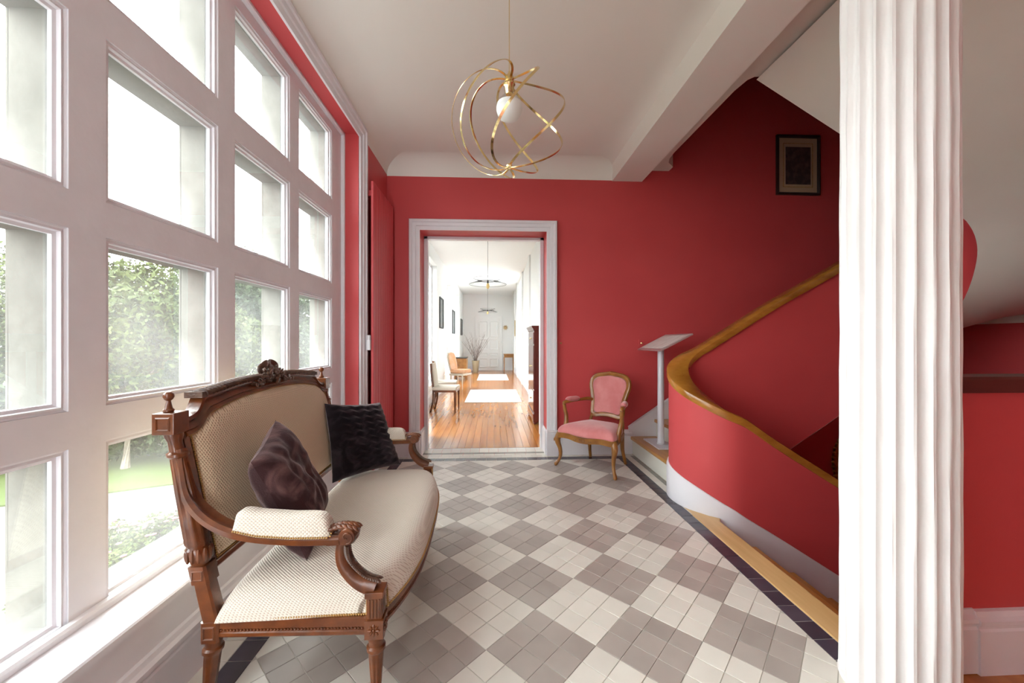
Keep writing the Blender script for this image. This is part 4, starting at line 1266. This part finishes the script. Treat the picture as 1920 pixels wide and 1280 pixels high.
# tall flat radiator on the left wall
rad = empty('radiator', (-.875, 3.04, .08), 0, 'tall narrow red column radiator mounted on the wall beside the window', 'radiator')
nf_ = 9; y0, y1 = -.27, .27
for k in range(nf_):
    a = y0 + (y1 - y0) * k / nf_
    MB().box(.008, .026, a + .0015, a + (y1 - y0) / nf_ - .0015, 0, 2.06).build('element', M['radred'], rad, angle=0, bevel=.004)
for z in (.06, 1.96): MB().box(-.01, .009, y0 + .02, y1 - .02, z, z + .04).build('header', M['radred'], rad, angle=0)
for yy, z in ((y0 + .05, .07), (y1 - .08, .07), (y0 + .05, 1.97), (y1 - .08, 1.97)): MB().box(-.044, -.01, yy, yy + .03, z, z + .02).build('bracket', M['radred'], rad, angle=0)
MB().lathe([(.012, 0), (.014, .01), (.014, .04), (.01, .045)], (.0, y0 - .02, .92), 12).box(-.012, .012, y0 - .034, y0 - .006, .86, .93).build('thermostat', M['white'], rad)

# ------------------------------------------------------------------ corridor furniture
def side_chair(loc, rz, label, pieces=True):
    e0 = empty('dining_chair', loc, rz, label, 'chair', 'cream chairs in the corridor')
    for x, y in ((.15, .16), (.15, -.16)):
        MB().lathe([(.008, 0), (.011, .02), (.015, .26), (.018, .29)], (x, y, 0), 10).build('leg', M['walnut'], e0)
    for s in (-1, 1):
        MB().sweep(catmull([(-.20, .14 * s, 0), (-.165, .14 * s, .15), (-.16, .14 * s, .30), (-.178, .135 * s, .45), (-.200, .13 * s, .69)], 4), [(-.012, -.012), (.012, -.012), (.012, .012), (-.012, .012)], up=(1, 0, 0)).build('leg', M['walnut'], e0, angle=30)
    MB().box(-.165, .165, -.175, .175, .285, .315).build('seat_rail', M['walnut'], e0, angle=0, bevel=.003)
    MB().box(-.17, .172, -.182, .182, .312, .36).build('seat', M['creamfab'], e0, angle=30, bevel=.014)
    rg = []
    for k in range(7):
        z = .36 + .33 * k / 6; x = -.160 - .035 * (k / 6) ** 1.3
        rg.append([(x - .012, -.125, z), (x + .014, -.125, z), (x + .022, 0, z), (x + .014, .125, z), (x - .012, .125, z)])
    MB().loft(rg).build('backrest', M['creamfab'], e0, angle=50, bevel=.004)
    return e0
side_chair((-.675, 5.60, 0), R(-4), 'cream upholstered side chair with dark legs, nearest to the doorway in the corridor')
side_chair((-.765, 6.30, 0), R(4), 'second cream upholstered chair in the corridor, just behind the nearest one')

pc_ = empty('side_chair', (-.70, 8.25, 0), R(-25), 'peach upholstered chair with cream painted legs against the corridor window wall', 'chair')
for x, y in ((.17, .2), (.17, -.2), (-.17, .17), (-.17, -.17)):
    MB().lathe([(.010, 0), (.013, .03), (.018, .28), (.022, .31)], (x, y, 0), 10).build('leg', M['creamfab'], pc_)
MB().box(-.19, .2, -.22, .22, .30, .345).build('seat_rail', M['creamfab'], pc_, angle=0, bevel=.006)
MB().box(-.18, .2, -.215, .215, .345, .43).build('seat', M['peach'], pc_, angle=30, bevel=.03)
rg = []
lpp = [(0, .40), (.15, .40), (.17, .55), (.165, .70), (.12, .78), (0, .80), (-.12, .78), (-.165, .70), (-.17, .55), (-.15, .40)]
MB().prism(lpp, -.02, .03, lambda a, b, c: (-.19 - .25 * (b - .4) + c, a, b)).build('backrest', M['peach'], pc_, angle=40, bevel=.012)
MB().sweep([(-.19 - .25 * (b - .4), a * 1.06, b + (.01 if b > .5 else 0)) for a, b in lpp], [(-.012, -.014), (.012, -.014), (.012, .014), (-.012, .014)], up=(1, 0, 0), closed=True).build('back_frame', M['creamfab'], pc_, angle=40)

pc_.scale = (.85, .85, .95)
cm_ = empty('commode', (-.86, 10.3, 0), 0, 'small honey coloured wooden commode with dark top beyond the peach chair', 'cabinet')
MB().box(-.15, .16, -.28, .28, .08, .56).build('carcase', M['honey'], cm_, angle=0, bevel=.004)
MB().box(-.16, .175, -.30, .30, .56, .585).build('top', M['black_m'], cm_, angle=0, bevel=.003)
for y in (-.14, .14):
    MB().box(.158, .166, y - .12, y + .12, .14, .52).build('door', M['honey'], cm_, angle=0, bevel=.003)
MB().box(-.12, .12, -.284, -.28, .14, .52).build('side_panel', M['honey'], cm_, angle=0, bevel=.003)
for x in (-.13, .14):
    for y in (-.26, .26): MB().lathe([(.012, 0), (.02, .08)], (x, y, 0), 8).build('foot', M['honey'], cm_)

vs_ = empty('vase', (-.56, 12.3, 0), 0, 'tall tan pot on the floor holding bare dry branches, in front of the white door', 'vase')
MB().lathe([(.0, 0), (.07, 0), (.085, .02), (.11, .36), (.125, .385), (.115, .39), (.10, .37), (.06, .3), (.0, .3)], n=24).build('pot', M['pot'], vs_)
br = random.Random(5)
tw = MB()
for k in range(26):
    a = br.uniform(0, 2 * PI); l = br.uniform(.55, 1.05); sp_ = br.uniform(.1, .55)
    p = [Vector((.03 * math.cos(a), .03 * math.sin(a), .3))]
    for j in range(1, 6):
        t = j / 5
        p.append(Vector((math.cos(a) * sp_ * t ** 1.3 + br.uniform(-.02, .02), math.sin(a) * sp_ * t ** 1.3 * .6 + br.uniform(-.02, .02), .3 + l * t)))
    tw.tube(p, [.006 - .0009 * j for j in range(6)], 5)
    for j in (2, 3, 4):
        q0 = p[j]; tw.tube([q0, q0 + Vector((br.uniform(-.12, .12), br.uniform(-.08, .08), br.uniform(.08, .2)))], [.003, .0015], 4)
o = tw.build('branches', M['twig'], vs_); o['kind'] = 'stuff'

ct = empty('console_table', (.52, 12.85, 0), 0, 'small honey wood console table against the end wall of the corridor', 'table')
MB().box(-.18, .175, -.22, .22, .565, .59).build('tabletop', M['honey'], ct, angle=0, bevel=.004)
MB().box(-.165, .16, -.20, .20, .47, .565).build('apron', M['honey'], ct, angle=0, bevel=.003)
for x in (-.155, .15):
    for y in (-.19, .19): MB().sweep([(x, y, 0), (x, y, .47)], [(-.011, -.011), (.011, -.011), (.011, .011), (-.011, .011)], scale=[.8, 1.4]).build('leg', M['honey'], ct, angle=30)

cb = empty('cabinet', (.59, 4.95, 0), 0, 'tall polished mahogany cabinet on bun feet just inside the corridor on the right', 'cabinet')
MB().box(-.10, .10, -.35, .35, .045, 1.13).build('carcase', M['mahog'], cb, angle=0, bevel=.004)
MB().prism([(-.10, 1.13), (-.112, 1.14), (-.112, 1.152), (-.13, 1.175), (-.13, 1.19), (.10, 1.19), (.10, 1.13)], -.37, .37, lambda a, b, c: (a, c, b)).build('cornice', M['mahog'], cb, angle=30)
MB().box(-.112, .10, -.36, .36, .03, .13).build('plinth', M['mahog'], cb, angle=0, bevel=.004)
for z0, z1 in ((.15, .40), (.42, .95), (.97, 1.11)):
    d_ = MB().box(-.106, -.10, -.33, .33, z0, z1).build('drawer', M['mahog'], cb, angle=0, bevel=.003)
    MB().lathe([(.006, 0), (.010, .006), (.006, .012)], (0, 0, 0), 10, Matrix.Translation((-.106, 0, (z0 + z1) / 2)) @ Matrix.Rotation(-PI / 2, 4, 'Y')).build('knob', M['brass'], d_)
for x in (-.085, .08):
    for y in (-.32, .32): MB().sphere((x, y, .018), .025, .025, .018).build('foot', M['mahog'], cb)

for (x0, x1, y0, y1, lab) in ((-.47, .47, 6.3, 7.95, 'white rectangular rug, nearer of the two on the corridor floor'), (-.42, .40, 9.9, 11.7, 'white rug farther down the corridor, beyond the first')):
    o = MB().box(-(x1 - x0) / 2, (x1 - x0) / 2, -(y1 - y0) / 2, (y1 - y0) / 2, .0005, .008).build('rug', M['rug'], angle=0, bevel=.002)
    o.location = ((x0 + x1) / 2 * H, (y0 + y1) / 2 * H, 0)
    tag(o, lab, 'rug', 'white rugs in the corridor')

def disc_lamp(loc, label):
    e0 = empty('disc_pendant', loc, 0, label, 'lamp', 'wire disc pendants in the corridor')
    zz = 1.955 - 2.62
    MB().tube([(0, 0, 0), (0, 0, zz)], .003, 6).build('cord', M['black_m'], e0)
    MB().lathe([(.0, 0), (.035, 0), (.035, -.012), (.0, -.014)], n=16).build('ceiling_rose', M['steel'], e0)
    for nm, r0, r1, z1, n in (('upper_wires', .10, .23, .045, 56), ('lower_wires', .10, .295, -.05, 72)):
        mb = MB()
        mb.tube([(r0 * math.cos(2 * PI * i / 32), r0 * math.sin(2 * PI * i / 32), zz) for i in range(32)], .005, 5, closed=True)
        mb.tube([(r1 * math.cos(2 * PI * i / 40), r1 * math.sin(2 * PI * i / 40), zz + z1) for i in range(40)], .0025, 5, closed=True)
        for i in range(n):
            a = 2 * PI * i / n
            mb.tube([(r * math.cos(a), r * math.sin(a), zz + z1 * ((r - r0) / (r1 - r0)) ** 1.7) for r in (r0, r0 + (r1 - r0) * .5, r1)], .0009, 3)
        o = mb.build(nm, M['black_m'], e0)
        o['kind'] = 'stuff'
    MB().lathe([(.006, .02), (.014, .0), (.016, -.03), (.014, -.034)], (0, 0, zz), 12).build('socket', M['black_m'], e0)
    MB().lathe([(.014, -.034), (.024, -.06), (.026, -.09), (.016, -.115), (.002, -.122)], (0, 0, zz), 14).build('bulb', M['filament'], e0)
disc_lamp((-.085, 6.1, 2.62), 'black wire double disc pendant, nearer of the two over the corridor')
disc_lamp((-.17, 11.8, 2.62), 'black wire double disc pendant at the far end of the corridor')

for y, z0, z1, w_, lab in ((7.66, 1.26, 1.86, .26, 'dark framed tall picture nearest on the corridor window wall'), (9.98, 1.2, 1.8, .29, 'dark framed tall picture, middle of the three on the window wall'), (12.45, 1.2, 1.72, .27, 'dark framed picture farthest along the corridor window wall')):
    e0 = empty('wall_picture', (CX0, y, (z0 + z1) / 2), 0, lab, 'picture', 'dark framed pictures along the corridor')
    h_ = (z1 - z0) / 2
    MB().flat([(-w_, -h_), (w_, -h_), (w_, h_), (-w_, h_)], [(0, 0), (0, .02), (.02, .02), (.02, 0)], lambda a, b, h: (h, a, b), closed=True).build('frame', M['black_m'], e0, angle=0)
    MB().box(.002, .008, -w_ + .015, w_ - .015, -h_ + .015, h_ - .015).build('print', M['greyart'], e0, angle=0)
e0 = empty('yellow_picture', (CX1, 12.45, 1.42), 0, 'yellow framed picture near the far end of the corridor, on the right wall', 'picture')
MB().flat([(-.3, -.25), (.3, -.25), (.3, .25), (-.3, .25)], [(0, 0), (0, .02), (.02, .02), (.02, 0)], lambda a, b, h: (-h, a, b), closed=True).build('frame', M['gilt'], e0, angle=0)
MB().box(-.008, -.002, -.285, .285, -.235, .235).build('print', M['yellowart'], e0, angle=0)
e0 = empty('wall_clock', (.425, CY1, 1.48), 0, 'round gold sunburst clock on the corridor end wall', 'clock')
mb = MB()
for k in range(16):
    a = 2 * PI * k / 16
    mb.tube([(.03 * math.cos(a), -.01, .03 * math.sin(a)), ((.085 + .012 * (k % 2)) * math.cos(a), -.01, (.085 + .012 * (k % 2)) * math.sin(a))], [.010, .003], 5, up=(0, 1, 0))
mb.build('rays', M['gilt'], e0)
MB().lathe([(.0, .02), (.035, .018), (.045, .006), (.045, 0), (0, 0)], n=20, mtx=Matrix.Rotation(PI / 2, 4, 'X')).build('face', M['mount'], e0)

# ------------------------------------------------------------------ garden outside the window
GZ = -1.0
gr = struct('ground_gravel', MB().box(-60, WX - .3, -40, 60, GZ - .2, GZ), M['gravel'], angle=0)
gr.name = 'garden_gravel'
def GP(xc, yc, n_, r): return [(xc + r * math.cos(2 * PI * i / n_), yc + r * math.sin(2 * PI * i / n_)) for i in range(n_)]
lawn = MB().prism(catmull_2d if False else [(-30, -40), (-22, -10), (-14, 0), (-9.0, 3.5), (-5.96, 4.94), (-5.06, 5.31), (-4.43, 5.6), (-3.6, 6.3), (-2.6, 7.6), (-1.9, 11), (-2.0, 59), (-59, 59), (-59, -40)], GZ, GZ + .02)
lw = struct('garden_lawn', lawn, M['grass'], angle=0)
struct('wall_outside', MB().box(-1.165, -.93, -6, -.8, GZ, 2.8).box(-1.26, -.93, -6, 14, GZ, -.25), M['stone'], angle=0)
lr = random.Random(11)
def leaf_cloud(blobs, n, size, mb=None, seed=1):
    mb = mb or MB(); r = random.Random(seed)
    tot = sum(b[3] ** 2 for b in blobs)
    for (cx, cy, cz, R0, sq) in blobs:
        for _ in range(int(n * R0 ** 2 / tot)):
            u = r.uniform(-1, 1); a = r.uniform(0, 2 * PI); q_ = math.sqrt(1 - u * u)
            rr_ = R0 * r.uniform(.62, 1.03)
            p = Vector((cx + rr_ * q_ * math.cos(a), cy + rr_ * q_ * math.sin(a), cz + rr_ * u * sq))
            t1 = Vector((r.gauss(0, 1), r.gauss(0, 1), r.gauss(0, 1))).normalized(); t2 = t1.cross(Vector((r.gauss(0, 1), r.gauss(0, 1), r.gauss(0, 1)))).normalized()
            s = size * r.uniform(.6, 1.3)
            k = len(mb.v)
            mb.v += [tuple(p - t1 * s), tuple(p + t2 * s * .5), tuple(p + t1 * s), tuple(p - t2 * s * .5)]
            mb.f.append((k, k + 1, k + 2, k + 3))
    return mb
def tree(x, y, h, w, label, m, seed, trunk=True, dens=6500, cat='tree', size=.05):
    e0 = empty('tree' if trunk else 'shrub', (x, y, GZ), 0, label, cat, 'trees beyond the lawn' if trunk else 'shrubs along the lawn')
    r = random.Random(seed); bl = []
    z0 = h * .28 if trunk else h * .3
    for k in range(13):
        a = r.uniform(0, 2 * PI); t = r.random()
        rad = w * (.62 * math.sin(PI * min(.95, .25 + .7 * t)))
        bl.append((rad * math.cos(a) * .75, rad * math.sin(a) * .75, z0 + (h - z0) * (.15 + .68 * t), w * r.uniform(.30, .46), .8))
    bl.append((0, 0, h * .55, w * .5, 1.0))
    if not trunk: bl += [(w * .5 * math.cos(a), w * .5 * math.sin(a), h * .28, w * .42, .7) for a in (0, 1.3, 2.6, 3.9, 5.2)]
    o = leaf_cloud(bl, dens, size, seed=seed).build('foliage', m, e0, angle=0); o['kind'] = 'stuff'
    if trunk:
        MB().tube([(0, 0, 0), (.04, .02, h * .25), (-.03, .03, h * .5), (.05, 0, h * .75)], [w * .055, w * .045, w * .035, w * .012], 9).tube([(0, .02, h * .3), (w * .3, .1, h * .52)], [w * .03, w * .012], 7).tube([(0, .02, h * .33), (-w * .28, -.1, h * .58)], [w * .03, w * .012], 7).build('trunk', M['bark'], e0)
T = [(-6.4, 7.6, 3.6, 2.0, 'broad pale green tree seen through the second column of panes', 'foliage'), (-9.5, 8.4, 4.2, 2.4, 'tall green tree behind the broad one, left of it', 'foliage'),
     (-11.5, 6.4, 3.4, 2.2, 'green tree at the left in the nearest column of panes', 'foliage2'), (-13.5, 9.8, 4.6, 2.8, 'large dark tree farther back between the two nearer trees', 'foliage2'),
     (-5.6, 10.2, 3.9, 2.2, 'green tree seen through the third column of panes', 'foliage2'), (-8.2, 12.6, 4.9, 2.9, 'tall tree standing farther back beyond the pale green one', 'foliage'),
     (-15.0, 5.0, 3.8, 2.6, 'distant tree at the far left beyond the lawn', 'foliage2'), (-3.4, 13.5, 3.9, 2.4, 'distant tree seen right of the third column of panes', 'foliage')]
for i, (x, y, h, w, lab, m) in enumerate(T): tree(x, y, h, w, lab, M[m], 20 + i, dens=30000 if i in (0, 4) else 15000)
S = [(-8.0, 6.3, 1.3, 1.0, 'low dense shrub at the back edge of the lawn, left'), (-6.4, 6.65, 1.3, .95, 'rounded shrub behind the lawn in the second column of panes'), (-4.95, 7.0, 1.35, .95, 'shrub behind the lawn, right of the slim pale trunk'), (-3.9, 8.0, 1.3, .9, 'shrub behind the lawn at the third column of panes')]
tree(-5.75, 6.3, 3.0, 1.15, 'slim tree with pale trunk rising at the edge of the lawn', M['foliage'], 77, dens=8000)
for i, (x, y, h, w, lab) in enumerate(S): tree(x, y, h, w, lab, M['foliage2'], 60 + i, trunk=False, dens=6000, cat='shrub', size=.05)
# flower bed
bed = empty('flower_bed', (-2.98, 3.62, GZ), 0, 'low green bed with pink flowers outside the window', 'flower bed')
bl = []
r = random.Random(4)
for k in range(85):
    a = r.uniform(0, 2 * PI); q_ = math.sqrt(r.random())
    bl.append((q_ * math.cos(a) * .95, q_ * math.sin(a) * .78, .05 + r.uniform(0, .06), r.uniform(.10, .17), .8))
o = leaf_cloud(bl, 22000, .022, seed=9).build('leaves', M['bedleaf'], bed, angle=0); o['kind'] = 'stuff'
mb = MB()
for k in range(210):
    a = r.uniform(0, 2 * PI); q_ = math.sqrt(r.random())
    if r.random() < .5: a = r.uniform(1.2, 3.6); q_ = r.uniform(.6, 1)
    c = Vector((q_ * math.cos(a) * .95, q_ * math.sin(a) * .78, .17 + r.uniform(-.01, .05)))
    for j in range(5):
        b = 2 * PI * j / 5
        mb.sphere(c + Vector((.013 * math.cos(b), .013 * math.sin(b), 0)), .012, .012, .006, nu=5, nv=3)
o = mb.build('blossoms', M['flower'], bed, angle=0); o['kind'] = 'stuff'

# unseen door opening, added behind the eye to let in frontal daylight
gd_ = struct('added_rear_door', MB().flat([(-.85, .02), (-.25, .02), (-.25, 2.25), (-.85, 2.25)], [(0, 0), (0, .06), (.06, .06), (.06, 0)], lambda a, b, h: (a, RY - .1 - h + .03, b), closed=True)
             .box(-.85, -.25, RY - .12, RY - .08, 1.6, 1.64), M['white'], angle=0)
